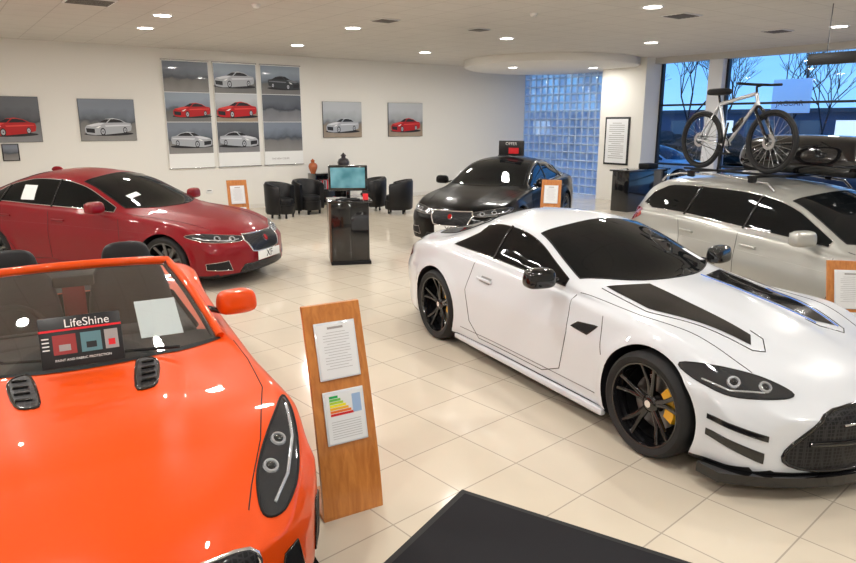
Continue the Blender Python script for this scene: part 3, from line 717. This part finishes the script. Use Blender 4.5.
def grille(x,y,s=.5):
    e=empty('ceiling_air_vent',(x,y,H-.008),ROOMZ)
    box('frame',(s,s,.014),(0,0,0),LAMPTRIM,e,.003)
    for k in range(5): box('slat',(s*.9,.05,.012),(0,(k-2)*s*.17,-.008),GR,e)
grille(-.69,11.5,.35);grille(3.9,11.0,.45);grille(-4.6,9.75,.6);grille(6.3,12.8,.4);grille(.9,12.6,.3)
for x,y in ((1.6,10.8),(-2.4,10.0)):
    lathe('smoke_detector',[(0,-.05),(.04,-.05),(.06,-.02),(.065,-.001)],WHITE,None,20,'Z',loc=(x,y,H))
pe=empty('pendant_sign',(5.95,9.5,0),ROOMZ+math.pi/2)
box('pendant_panel',(1.6,.05,.16),(0,0,2.97),M('sign_dark',(.02,.02,.022),.4),pe,.01)
tube('suspension_rods',[[(-.55,0,3.05),(-.55,0,H)],[(.55,0,3.05),(.55,0,H)]],.008,GREY,pe)

# ================================================================= wall posters
WO=Vector((-8.36,13.9,0));E=Vector((.8043,.5942,0))
def wall_item(name,w,z):
    p=WO+E*w
    bb=(p-C1).dot(B); p=p-B*bb
    return empty(name,(p.x,p.y,z),ROOMZ)
def poster_mat(name,sky,ground,hor=.5):
    m=M(name,sky,.35,coat=.3);nt=m.node_tree;b=nt.nodes['Principled BSDF']
    tc=nt.nodes.new('ShaderNodeTexCoord');sp=nt.nodes.new('ShaderNodeSeparateXYZ');rp=nt.nodes.new('ShaderNodeValToRGB')
    ns=nt.nodes.new('ShaderNodeTexNoise');ns.inputs['Scale'].default_value=3.5;ns.inputs['Detail'].default_value=8
    ad=nt.nodes.new('ShaderNodeMath');ad.operation='MULTIPLY_ADD';ad.inputs[1].default_value=.45
    nt.links.new(tc.outputs['Generated'],sp.inputs[0]);nt.links.new(tc.outputs['Object'],ns.inputs['Vector']);nt.links.new(ns.outputs['Fac'],ad.inputs[0]);nt.links.new(sp.outputs['Z'],ad.inputs[2])
    e=rp.color_ramp.elements;e[0].position=.15;e[0].color=(*[c*1.3 for c in ground],1);e[1].position=1.;e[1].color=(*sky,1)
    x=e.new(hor+.12);x.color=(*[c*.8 for c in ground],1);x=e.new(hor+.20);x.color=(*[c*.35 for c in sky],1);x=e.new(hor+.30);x.color=(*[c*.7 for c in sky],1)
    nt.links.new(ad.outputs[0],rp.inputs[0]);nt.links.new(rp.outputs[0],b.inputs['Base Color'])
    return m
PM=[poster_mat('poster_print_%d'%i,s,g,h) for i,(s,g,h) in enumerate([((.30,.36,.44),(.16,.155,.15),.45),((.20,.23,.28),(.22,.215,.21),.5),((.50,.53,.56),(.30,.24,.18),.42),((.12,.13,.15),(.20,.20,.21),.5)])]
SIL={'red':M('print_car_red',(.45,.01,.012),.3),'silver':M('print_car_silver',(.40,.42,.46),.3),'black':M('print_car_black',(.03,.033,.038),.3),'white':M('print_car_white',(.7,.71,.73),.3)}
SILH={'red':M('print_hl_red',(.70,.06,.05),.3),'silver':M('print_hl_silver',(.66,.68,.72),.3),'black':M('print_hl_black',(.16,.17,.19),.3),'white':WHITE}
def flatcar(e,x,z,L,col,y=-.03,flip=1):
    def poly(pp,mat,yy,nm):
        vs=[(x+flip*a*L,yy,z+b*L) for a,b in pp];mesh(nm,vs,[tuple(range(len(vs)))],mat,e,smooth=False)
    def ell(cx,cz,rx,rz): return [(cx+rx*math.cos(t),cz+rz*math.sin(t)) for t in np.linspace(0,6.283,19)[:-1]]
    poly(ell(0,.01,.53,.045),BBLK,y,'printed_shadow')
    poly([(-.50,.06),(-.50,.15),(-.46,.20),(-.30,.24),(-.18,.265),(-.05,.345),(.10,.365),(.26,.33),(.38,.265),(.48,.25),(.50,.18),(.48,.08),(.30,.03),(-.12,-.01),(-.30,-.015),(-.46,.01)],SIL[col],y-.0005,'printed_car_body')
    poly([(-.46,.20),(-.30,.24),(-.19,.255),(-.08,.25),(-.20,.195),(-.36,.175)],SILH[col],y-.001,'printed_bonnet')
    poly([(-.08,.20),(.20,.215),(.47,.215),(.46,.195),(.2,.18),(-.06,.17)],SILH[col],y-.001,'printed_side_highlight')
    poly([(-.04,.335),(.10,.358),(.24,.33),(.12,.345)],SILH[col],y-.001,'printed_roof')
    poly([(-.20,.262),(-.06,.335),(.03,.342),(-.05,.26)],BBLK,y-.001,'printed_windscreen')
    poly([(-.02,.26),(.06,.338),(.14,.342),(.26,.315),(.34,.265)],BBLK,y-.001,'printed_side_window')
    poly([(-.47,.05),(-.48,.14),(-.30,.125),(-.30,.03)],BBLK,y-.001,'printed_grille')
    poly([(-.28,.145),(-.20,.185),(-.15,.19),(-.22,.14)],WHITE,y-.0012,'printed_lamp')
    for cx,cz,rx,rz in ((-.13,.06,.055,.085),(.35,.09,.045,.072)):
        poly(ell(cx,cz,rx,rz),BBLK,y-.0014,'printed_wheel');poly(ell(cx,cz,rx*.68,rz*.68),SIL['silver'],y-.0018,'printed_rim');poly(ell(cx,cz,rx*.2,rz*.2),BBLK,y-.0022,'printed_hub')
def small_poster(w0,w1,z0,z1,pm,col,flip=1):
    wc=(w0+w1)/2;e=wall_item('wall_poster',wc,(z0+z1)/2);W_=w1-w0;h=z1-z0
    box('panel',(W_,.03,h),(0,-.017,0),BBLK,e,.003);box('print',(W_-.01,.004,h-.01),(0,-.034,0),pm,e)
    flatcar(e,0,-h*.34,W_*.84,col,-.038,flip)
small_poster(-.64,.48,1.70,2.60,PM[3],'red');small_poster(1.20,2.32,1.70,2.58,PM[1],'silver')
small_poster(6.95,8.12,1.70,2.62,PM[2],'silver');small_poster(8.98,10.16,1.70,2.62,PM[2],'red')
def banner(w0,w1,cells):
    wc=(w0+w1)/2;z0,z1=1.05,3.46;e=wall_item('wall_banner',wc,0);W_=w1-w0
    box('banner_sheet',(W_,.012,z1-z0),(0,-.03,(z0+z1)/2),WHITE,e);
    for zz in (z0,z1): tube('banner_rail',[[(-W_/2-.02,-.03,zz),(W_/2+.02,-.03,zz)]],.012,ALLOY,e)
    top=z1-.02
    for k,(pm,hh_,car) in enumerate(cells):
        box('banner_print',(W_-.02,.004,hh_-.012),(0,-.040,top-hh_/2),pm,e)
        if car: flatcar(e,car[1],top-hh_+car[3],car[2],car[0],-.044,car[4] if len(car)>4 else 1)
        top-=hh_
banner(2.98,4.02,[(PM[1],.68,None),(PM[0],.66,('red',.08,.86,.12)),(PM[1],.72,('silver',.02,.94,.16,-1))])
banner(4.13,5.18,[(PM[0],.68,('silver',-.02,.98,.15)),(PM[2],.66,('red',0,.98,.12)),(PM[3],.72,('silver',0,.96,.15,-1))])
banner(5.29,6.34,[(PM[0],.68,('black',.08,.84,.14,-1)),(PM[3],.66,None),(PM[1],.72,None)])
bn=[o for o in bpy.data.objects if o.name.startswith('wall_banner')][-1]
text('banner_caption','THE NEW COUPE',.06,(-.1,-.042,1.20),(math.pi/2,0,0),BGR,bn)
e=wall_item('wall_notice',-.12,1.50);box('panel',(.30,.02,.34),(0,-.012,0),BBLK,e,.003);box('print',(.26,.003,.30),(0,-.024,0),PM[1],e)
for w in (3.5,3.85,):
    e=wall_item('wall_socket',w,.48);box('plate',(.15,.012,.09),(0,-.008,0),WHITE,e,.003);box('switches',(.10,.006,.02),(0,-.016,.02),GREY,e)
p=RW(.6,4.27,1.6);e=empty('framed_notice',p,math.atan2(B.y,B.x))
box('frame',(.80,.03,1.26),(0,-.017,0),FR,e,.004);box('mount',(.70,.006,1.16),(0,-.034,0),PAPER,e)
for k in range(18): box('text_line',(.5 if k%5 else .3,.002,.014),(0,-.038,.47-k*.054),BGR,e)

# ================================================================= information stands
WOOD=M('wood_oak',(.52,.22,.06),.35,coat=.4);nt=WOOD.node_tree;b=nt.nodes['Principled BSDF']
tc=nt.nodes.new('ShaderNodeTexCoord');mp=nt.nodes.new('ShaderNodeMapping');mp.inputs['Scale'].default_value=(14,14,1.2)
ns=nt.nodes.new('ShaderNodeTexNoise');ns.inputs['Scale'].default_value=2.5;ns.inputs['Detail'].default_value=6;ns.inputs['Distortion'].default_value=.6
rp=nt.nodes.new('ShaderNodeValToRGB');rp.color_ramp.elements[0].position=.3;rp.color_ramp.elements[0].color=(.46,.15,.03,1);rp.color_ramp.elements[1].position=.75;rp.color_ramp.elements[1].color=(.66,.26,.06,1)
nt.links.new(tc.outputs['Object'],mp.inputs[0]);nt.links.new(mp.outputs[0],ns.inputs['Vector']);nt.links.new(ns.outputs['Fac'],rp.inputs[0]);nt.links.new(rp.outputs[0],b.inputs['Base Color'])
ECOL=[(.0,.4,.1),(.15,.55,.1),(.5,.7,.05),(.9,.8,.02),(.9,.5,.02),(.85,.2,.02),(.7,.02,.02)]
EM=[M('energy_band_%d'%i,c,.5) for i,c in enumerate(ECOL)]
ACR=M('acrylic',(.75,.8,.85),.1,coat=1);PBL=M('pale_blue',(.35,.5,.75),.5);PRG=M('print_text_grey',(.5,.5,.52),.5)
def stand(x,y,rz,Ht=1.14,W_=.33):
    e=empty('information_stand',(x,y,0),rz)
    n=24;vs=[];fs=[];T=.024
    def yy(z): return .25*(z/Ht)**1.35
    def ang(z): return math.atan(.25*1.35*(max(z,.001)/Ht)**.35/Ht)
    for k in range(n+1):
        z=Ht*k/n;hw=W_/2*(1.06-.06*k/n)
        for xx,dy in ((-hw,0),(hw,0),(hw,T),(-hw,T)): vs.append((xx,yy(z)+dy,z))
    for k in range(n):
        a=k*4
        for i in range(4): j=(i+1)%4;fs.append((a+i,a+j,a+4+j,a+4+i))
    fs.append((0,1,2,3));fs.append((n*4+3,n*4+2,n*4+1,n*4))
    o=mesh('curved_panel',vs,fs,WOOD,e);o.data.set_sharp_from_angle(angle=.7)
    box('foot_plate',(W_*1.06,.34,.022),(0,.17,.011),WOOD,e,.004)
    vs=[];prof=[(.03,.02),(.33,.02),(.26,.30),(.17,.62),(yy(.62)+.02,.62),(yy(.3)+.02,.3)]
    for s in (-.012,.012):
        for a,b_ in prof: vs.append((s,a,b_))
    m6=len(prof);fs=[tuple(range(m6)),tuple(range(2*m6-1,m6-1,-1))]+[(i,(i+1)%m6,m6+(i+1)%m6,m6+i) for i in range(m6)]
    mesh('support_fin',vs,fs,WOOD,e,smooth=False)
    s_=Ht/1.14
    for zc,k in ((.90*s_,0),(.55*s_,1)):
        a=-ang(zc);hh_=(.31 if k==0 else .29)
        def P(dx,dz,dn):
            z=zc+dz*math.cos(a);return (dx,yy(zc)+dz*math.sin(-a)-dn,z)
        box('leaflet_holder',(.235,.008,hh_),P(.0,0,.008),ACR,e,.002,rot=(a,0,0))
        box('leaflet',(.215,.003,hh_-.02),P(0,0,.0145),PAPER,e,rot=(a,0,0))
        if k==0:
            box('print_heading',(.09,.001,.012),P(0,.125,.0165),BGR,e,rot=(a,0,0))
            for q in range(14): box('print_line',(.15 if q%4 else .11,.001,.003),P(0,.10-q*.015,.0165),PRG,e,rot=(a,0,0))
        else:
            for q in range(7): box('energy_band',(.05+.014*q,.001,.013),P(-.085+(.05+.014*q)/2,.115-q*.016,.0165),EM[q],e,rot=(a,0,0))
            box('print_block',(.05,.001,.10),P(.07,.065,.0165),PBL,e,rot=(a,0,0))
            for q in range(8): box('print_line',(.17,.001,.003),P(0,-.02-q*.013,.0165),PRG,e,rot=(a,0,0))
stand(-.405,3.30,math.radians(30))
stand(3.33,5.0,math.radians(-8),1.02)
stand(2.05,11.3,math.radians(-15))
stand(-3.15,11.25,math.radians(25))

MATM=M('mat_charcoal',(.024,.024,.027),.95,spec=.1);noise_bump(MATM,400,.6)
u1=Vector((.851,-.526,0));u2=Vector((-.526,-.851,0));p0=Vector((.199,3.547,0))
me_=empty('floor_mat',(p0+u1*1.25+u2*1.0)[:],math.atan2(u1.y,u1.x))
box('mat_pile',(2.42,1.92,.012),(0,0,.008),MATM,me_,.004)
box('mat_edge',(2.5,2.0,.006),(0,0,.003),RUBBER,me_,.002)

# ================================================================= desk with monitor
dk=empty('display_desk',(-1.20,10.15,0),math.radians(12))
PB=M('piano_black',(.008,.008,.009),.12,coat=.8)
box('desk_body',(.56,.42,.90),(0,0,.49),PB,dk,.008);box('desk_top',(.66,.50,.035),(0,0,.957),PB,dk,.01);box('desk_plinth',(.60,.46,.05),(0,0,.025),BLACKM,dk,.004)
box('desk_door_line',(.004,.002,.8),(0,-.211,.5),SEAM,dk);box('side_panel',(.03,.42,.9),(-.30,0,.5),M('desk_side',(.10,.05,.03),.3,coat=.5),dk,.004)
mo=empty('computer_monitor',(-1.20,10.13,.975),math.radians(4))
box('monitor_base',(.26,.18,.02),(0,0,.010),BLACKG,mo,.006);box('monitor_neck',(.06,.04,.14),(0,.02,.08),BLACKG,mo,.008)
box('monitor_case',(.58,.05,.38),(0,0,.31),BLACKG,mo,.012)
SCR=M('screen_picture',(.05,.2,.25),.2,emit=(.22,.5,.55),es=.5);nt=SCR.node_tree;b=nt.nodes['Principled BSDF']
tc=nt.nodes.new('ShaderNodeTexCoord');ns=nt.nodes.new('ShaderNodeTexNoise');ns.inputs['Scale'].default_value=4;rp=nt.nodes.new('ShaderNodeValToRGB')
rp.color_ramp.elements[0].position=.35;rp.color_ramp.elements[0].color=(.02,.06,.07,1);rp.color_ramp.elements[1].position=.7;rp.color_ramp.elements[1].color=(.35,.6,.65,1)
nt.links.new(tc.outputs['Object'],ns.inputs['Vector']);nt.links.new(ns.outputs['Fac'],rp.inputs[0]);nt.links.new(rp.outputs[0],b.inputs['Emission Color'])
box('monitor_screen',(.51,.003,.30),(0,-.0265,.315),SCR,mo)
box('keyboard',(.36,.12,.015),(.0,-.16,.0085),BLACKM,mo,.004)
box('desk_card',(.08,.004,.09),(.26,-.14,.045),BRED,mo,rot=(-.2,0,0))

LEA=M('leather_black',(.008,.008,.009),.38,spec=.4);noise_bump(LEA,90,.1)
def tub(x,y,rz):
    e=empty('tub_chair',(x,y,0),rz)
    vs=[];fs=[];n=28;ro,ri=.38,.27
    for i in range(n+1):
        a=math.radians(-20+220*i/n)
        t=abs(i/n-.5)*2;ht=.80-.10*t**2
        for r,z in ((ro-.02,.10),(ro,.14),(ro+.01,ht-.05),(ro-.02,ht),(ri+.03,ht),(ri,ht-.04),(ri,.12)): vs.append((r*math.cos(a),r*math.sin(a),z))
    for i in range(n):
        for q in range(7): r_=(q+1)%7;fs.append((i*7+q,i*7+7+q,i*7+7+r_,i*7+r_))
    fs.append(tuple(range(7)));fs.append(tuple(range(n*7+6,n*7-1,-1)))
    o=mesh('shell',vs,fs,LEA,e);o.data.set_sharp_from_angle(angle=1.2)
    lathe('seat_frame',[(0,.10),(.27,.10),(.28,.12),(.28,.30),(0,.30)],LEA,e,32)
    lathe('seat_cushion',[(0,.44),(.20,.435),(.25,.41),(.26,.36),(.255,.30)],LEA,e,32)
    for a in (45,135,225,315): box('leg',(.04,.04,.11),(.24*math.cos(math.radians(a)),.24*math.sin(math.radians(a)),.055),BLACKM,e,.005)
tub(-3.28,15.10,math.radians(75));tub(-2.80,15.80,math.radians(50));tub(-1.40,16.5,math.radians(-70));tub(-.74,15.9,math.radians(-95))
ck=empty('console_cabinet',(-2.58,17.62,0),ROOMZ)
box('cabinet_top',(1.0,.42,.04),(0,0,.80),PB,ck,.006);box('cabinet_side',(.04,.40,.78),(-.48,0,.39),PB,ck,.004);box('cabinet_side_b',(.04,.40,.78),(.48,0,.39),PB,ck,.004)
box('cabinet_back',(.94,.02,.76),(0,.19,.40),PB,ck);box('shelf',(.92,.38,.03),(0,0,.40),PB,ck);box('shelf_low',(.92,.38,.03),(0,0,.08),PB,ck)
for k in range(12): box('book',(.03,.2,.22+.03*math.sin(k*2.1)),(-.35+k*.036,0,.53),[BGR,BBLK,SIL['silver'],BRED][k%4],ck)
def vase(x,y,z,mat,s=1):
    e=empty('decorative_vase',(x,y,z))
    lathe('vase_body',[(0,0),(.07*s,0),(.075*s,.02*s),(.13*s,.16*s),(.14*s,.22*s),(.11*s,.29*s),(.055*s,.32*s),(.05*s,.35*s),(.07*s,.37*s),(.02*s,.42*s),(0,.44*s)],mat,e,28)
pv=ck.location
vase(pv.x-.36,pv.y-.26,.82,M('vase_red',(.40,.10,.03),.25,coat=.6),.85);vase(pv.x+.36,pv.y+.26,.82,M('vase_dark',(.03,.025,.03),.25,coat=.6),1.15)
ct=empty('coffee_table',(-1.78,15.4,0),math.radians(30))
box('table_top',(.7,.5,.03),(0,0,.42),PB,ct,.008)
for sx in (-.3,.3):
    for sy in (-.2,.2): box('table_leg',(.04,.04,.405),(sx,sy,.2025),BLACKM,ct,.004)
box('magazines',(.22,.3,.02),(.1,0,.446),BGR,ct,.003)
rc=empty('reception_counter',(5.2,16.6,0),ROOMZ)
box('counter_body',(1.5,.5,.95),(0,0,.475),PB,rc,.01);box('counter_top',(1.6,.6,.04),(0,0,.97),PB,rc,.01)
box('counter_printer',(.4,.3,.12),(.3,0,1.05),BLACKM,rc,.02)
hb=Vector((*BKH,0)).normalized();pb=Vector((*BKN,0))-hb*2.6+Vector((.12,0,0))
e=empty('rooftop_sign',(pb.x,pb.y,1.458),-math.atan2(.36,.93))
box('sign_panel',(.50,.03,.28),(0,0,.15),BBLK,e,.004);box('sign_base',(.50,.14,.015),(0,0,.0075),BBLK,e,.004)
box('sign_print',(.20,.003,.11),(.05,-.018,.10),BRED,e);text('sign_text','OFFER',.08,(0,-.018,.23),(math.pi/2,0,0),WHITE,e)

# ================================================================= roof box & bicycle
RZE=math.atan2(-EH[1],-EH[0])
mw=Matrix.Translation((*EN,0))@Matrix.Rotation(RZE,4,'Z')
q=mw@Vector((2.95,-.28,1.53));rbx=empty('roof_box',q[:],RZE)
pillow('box_lid',(1.85,.68,.44),(0,0,.21),BLACKG,rbx,taper=(.88,.8),lv=3);box('box_tray',(1.5,.56,.10),(0,0,.055),BLACKM,rbx,.04,seg=3)
q=mw@Vector((2.90,.42,1.545));bk=empty('bicycle',q[:],RZE)
FRM=M('bike_frame_silver',(.62,.64,.67),.25,.6,coat=.6)
def circ(x,z,r,n=40,y=0): return [(x+r*math.cos(t),y,z+r*math.sin(t)) for t in np.linspace(0,2*math.pi,n+1)[:-1]]
for wx,nm in ((0,'front_wheel'),(1.05,'rear_wheel')):
    tube(nm+'_tyre',[circ(wx,.345,.318)],.026,RUBBER,bk,cyclic=True);tube(nm+'_rim',[circ(wx,.345,.285)],.012,BLACKM,bk,cyclic=True)
    sp=[]
    for k in range(24):
        t=2*math.pi*k/24;s=.03*(1 if k%2 else -1);sp.append([(wx+.02*math.cos(t+.8),s,.345+.02*math.sin(t+.8)),(wx+.285*math.cos(t),0,.345+.285*math.sin(t))])
    tube(nm+'_spokes',sp,.0022,ALLOY,bk,res=0)
    tube(nm+'_hub',[[(wx,-.05,.345),(wx,.05,.345)]],.022,ALLOY,bk)
    lathe(nm+'_brake_disc',[(.05,.0),(.085,.0),(.085,-.004),(.05,-.004)],ALLOY,bk,24,'Y',loc=(wx,.04,.345))
BBk=(.64,0,.29);SC=(.80,0,.76);HT=(.27,0,.86);HB=(.23,0,.73)
tube('frame_tubes',[[BBk,SC],[SC,HT],[(.24,0,.77),BBk],[HT,HB]],.021,FRM,bk)
tube('stays',[[BBk,(1.05,.06,.345)],[BBk,(1.05,-.06,.345)],[SC,(1.05,.06,.345)],[SC,(1.05,-.06,.345)]],.010,FRM,bk)
tube('fork',[[HB,(.21,.055,.68),(0,.055,.345)],[HB,(.21,-.055,.68),(0,-.055,.345)]],.018,BLACKG,bk)
tube('stem',[[HT,(.28,0,.93),(.20,0,.95)],[SC,(.83,0,.87)]],.014,BLACKG,bk)
tube('handlebar',[[(.24,-.31,.96),(.20,-.12,.95),(.20,.12,.95),(.24,.31,.96)]],.015,BLACKM,bk)
pillow('saddle',(.30,.16,.08),(.83,0,.90),BLACKM,bk,rot=(0,0,0))
tube('chainring',[circ(.64,.29,.09,30,.05)],.006,BLACKM,bk,cyclic=True)
tube('chain',[[(.64,.05,.38),(1.05,.05,.385)],[(.64,.05,.20),(1.05,.05,.305)]],.004,BLACKM,bk)
tube('cranks',[[(.64,.06,.29),(.50,.07,.20)],[(.64,-.06,.29),(.78,-.07,.38)]],.010,ALLOY,bk)
box('pedal_a',(.09,.08,.02),(.50,.11,.20),BLACKM,bk,.004);box('pedal_b',(.09,.08,.02),(.78,-.11,.38),BLACKM,bk,.004)
box('water_bottle',(.07,.07,.2),(.48,0,.52),BLACKG,bk,.025,rot=(0,-.75,0))
tube('carrier_arm',[[(.64,.10,0),(.56,.08,.55)]],.012,BLACKM,bk)

# ================================================================= outside
GROUND=M('outside_asphalt',(.16,.19,.24),.45);noise_bump(GROUND,20,.1)
mesh('ground',[(-60,-40,-.12),(140,-40,-.12),(140,140,-.12),(-60,140,-.12)],[(0,1,2,3)],GROUND,None,smooth=False)
BRK=M('building_cladding',(.10,.13,.18),.7);DW=M('building_glass',(.05,.08,.12),.1,coat=1);LIT=M('lit_window',(.9,.8,.6),.5,emit=(.75,.88,1.),es=1.0)
bl=empty('office_building')
rbox('building_block',-42,-30,-40,12,-.1,2.7,BRK,bl);rbox('roof_edge',-42.3,-29.7,-40.3,12.3,2.7,2.95,GREY,bl)
for k in range(17): rbox('building_window',-30.0,-29.95,-38+k*2.9,-36+k*2.9,.9,2.2,LIT if k%3==0 else DW,bl)
HEDGE=M('hedge_dark',(.02,.035,.03),.9);noise_bump(HEDGE,6,1.)
def bush(x,y,s):
    e=empty('hedge_bush',(x,y,-.12));bm=bmesh.new();bmesh.ops.create_icosphere(bm,subdivisions=4,radius=1)
    for v in bm.verts:
        k=1+.16*math.sin(v.co.x*7+x)*math.sin(v.co.y*8)+.10*math.sin(v.co.z*13+v.co.x*9+y)+random.uniform(-.05,.05);v.co=v.co*k;v.co.x*=s*1.5;v.co.y*=s*1.2;v.co.z=max(0,(v.co.z+.7)*s*.62)
    from_bm('foliage',bm,HEDGE,e)
for k in range(7):
    q=RW(-17-random.uniform(0,2),-14+k*3.4);bush(q[0],q[1],random.uniform(1.1,1.6))
BARK=M('bark',(.03,.028,.03),.9)
def tree(x,y,h=8):
    e=empty('bare_tree',(x,y,-.12));br=[]
    def rec(p,d,l,dep,lv):
        q=p+d*l;br.append(([tuple(p),tuple(q)],lv))
        if dep==0: return
        for _ in range(3):
            nd=(d+Vector((random.uniform(-.7,.7),random.uniform(-.7,.7),random.uniform(-.1,.5)))).normalized();rec(q,nd,l*random.uniform(.62,.8),dep-1,lv+1)
    rec(Vector((0,0,0)),Vector((0,0,1)),h*.25,5,0)
    for lv in range(6):
        tube('branches_%d'%lv,[b[0] for b in br if b[1]==lv],h*.009*.6**lv,BARK,e,res=0)
for a,b_,h in ((-13,-1,7),(-16,2.2,7),(-20,-7,9),(-24,-3,9),(-12.5,-6,7),(-18,-11,8)):
    q=RW(a,b_);tree(q[0],q[1],h)
q=RW(-9,4.1);sg_=empty('forecourt_sign',(q[0],q[1],-.12),math.atan2(B.y,B.x))
box('sign_panel',(1.3,.15,1.15),(0,0,3.10),M('sign_blue_white',(.55,.7,.85),.4,emit=(.4,.65,1.),es=.35),sg_,.02);box('sign_post',(.2,.12,2.55),(0,0,1.275),GREY,sg_,.01)
text('sign_word','JAGUAR',.26,(0,-.08,2.85),(math.pi/2,0,0),P_BLUE,sg_)
q=RW(-9,4.1)
def dup(root,nm,loc,rz,paintmat=None):
    r=empty(nm,loc,rz)
    def cp(o,par):
        n=o.copy()
        if paintmat and o.type=='MESH' and o.name.startswith('body'):
            n.data=o.data.copy();n.data.materials[0]=paintmat
        COL.objects.link(n);n.parent=par
        for ch in o.children: cp(ch,n)
    for ch in list(root.children): cp(ch,r)
    return r
for k,(a,b_,pm) in enumerate(((-5.2,4.0,P_SILVER),(-5.2,10.5,P_BLUE),(-13,-2.5,P_SILVER))):
    q=RW(a,b_);dup(blk.root,'parked_car',(q[0],q[1],-.12),math.atan2(-B.y,-B.x),pm)

# ================================================================= world
w=bpy.data.worlds.new('dusk');sc.world=w;w.use_nodes=True;nt=w.node_tree
bg=nt.nodes['Background'];tc=nt.nodes.new('ShaderNodeTexCoord');sp=nt.nodes.new('ShaderNodeSeparateXYZ');rp=nt.nodes.new('ShaderNodeValToRGB')
ns=nt.nodes.new('ShaderNodeTexNoise');ns.inputs['Scale'].default_value=4;ns.inputs['Detail'].default_value=5
mp=nt.nodes.new('ShaderNodeMapping');mp.inputs['Scale'].default_value=(1,1,4)
mx=nt.nodes.new('ShaderNodeMath');mx.operation='MULTIPLY_ADD';mx.inputs[1].default_value=.16
nt.links.new(tc.outputs['Generated'],mp.inputs[0]);nt.links.new(mp.outputs[0],ns.inputs['Vector']);nt.links.new(tc.outputs['Generated'],sp.inputs[0]);nt.links.new(ns.outputs['Fac'],mx.inputs[0]);nt.links.new(sp.outputs['Z'],mx.inputs[2])
nt.links.new(mx.outputs[0],rp.inputs[0]);nt.links.new(rp.outputs[0],bg.inputs['Color'])
e=rp.color_ramp.elements;e[0].position=.0;e[0].color=(.34,.66,1.,1);e[1].position=.75;e[1].color=(.03,.17,.60,1)
x=e.new(.15);x.color=(.20,.50,.95,1);x=e.new(.30);x.color=(.07,.32,.85,1)
bg.inputs['Strength'].default_value=1.6

# ================================================================= camera
cd=bpy.data.cameras.new('camera');cd.sensor_width=36;cd.lens=671/856*36;cd.clip_end=500
cam=bpy.data.objects.new('camera',cd);COL.objects.link(cam);cam.location=(0,0,2.1);cam.rotation_euler=(math.radians(90-13.37),0,0)
sc.camera=cam
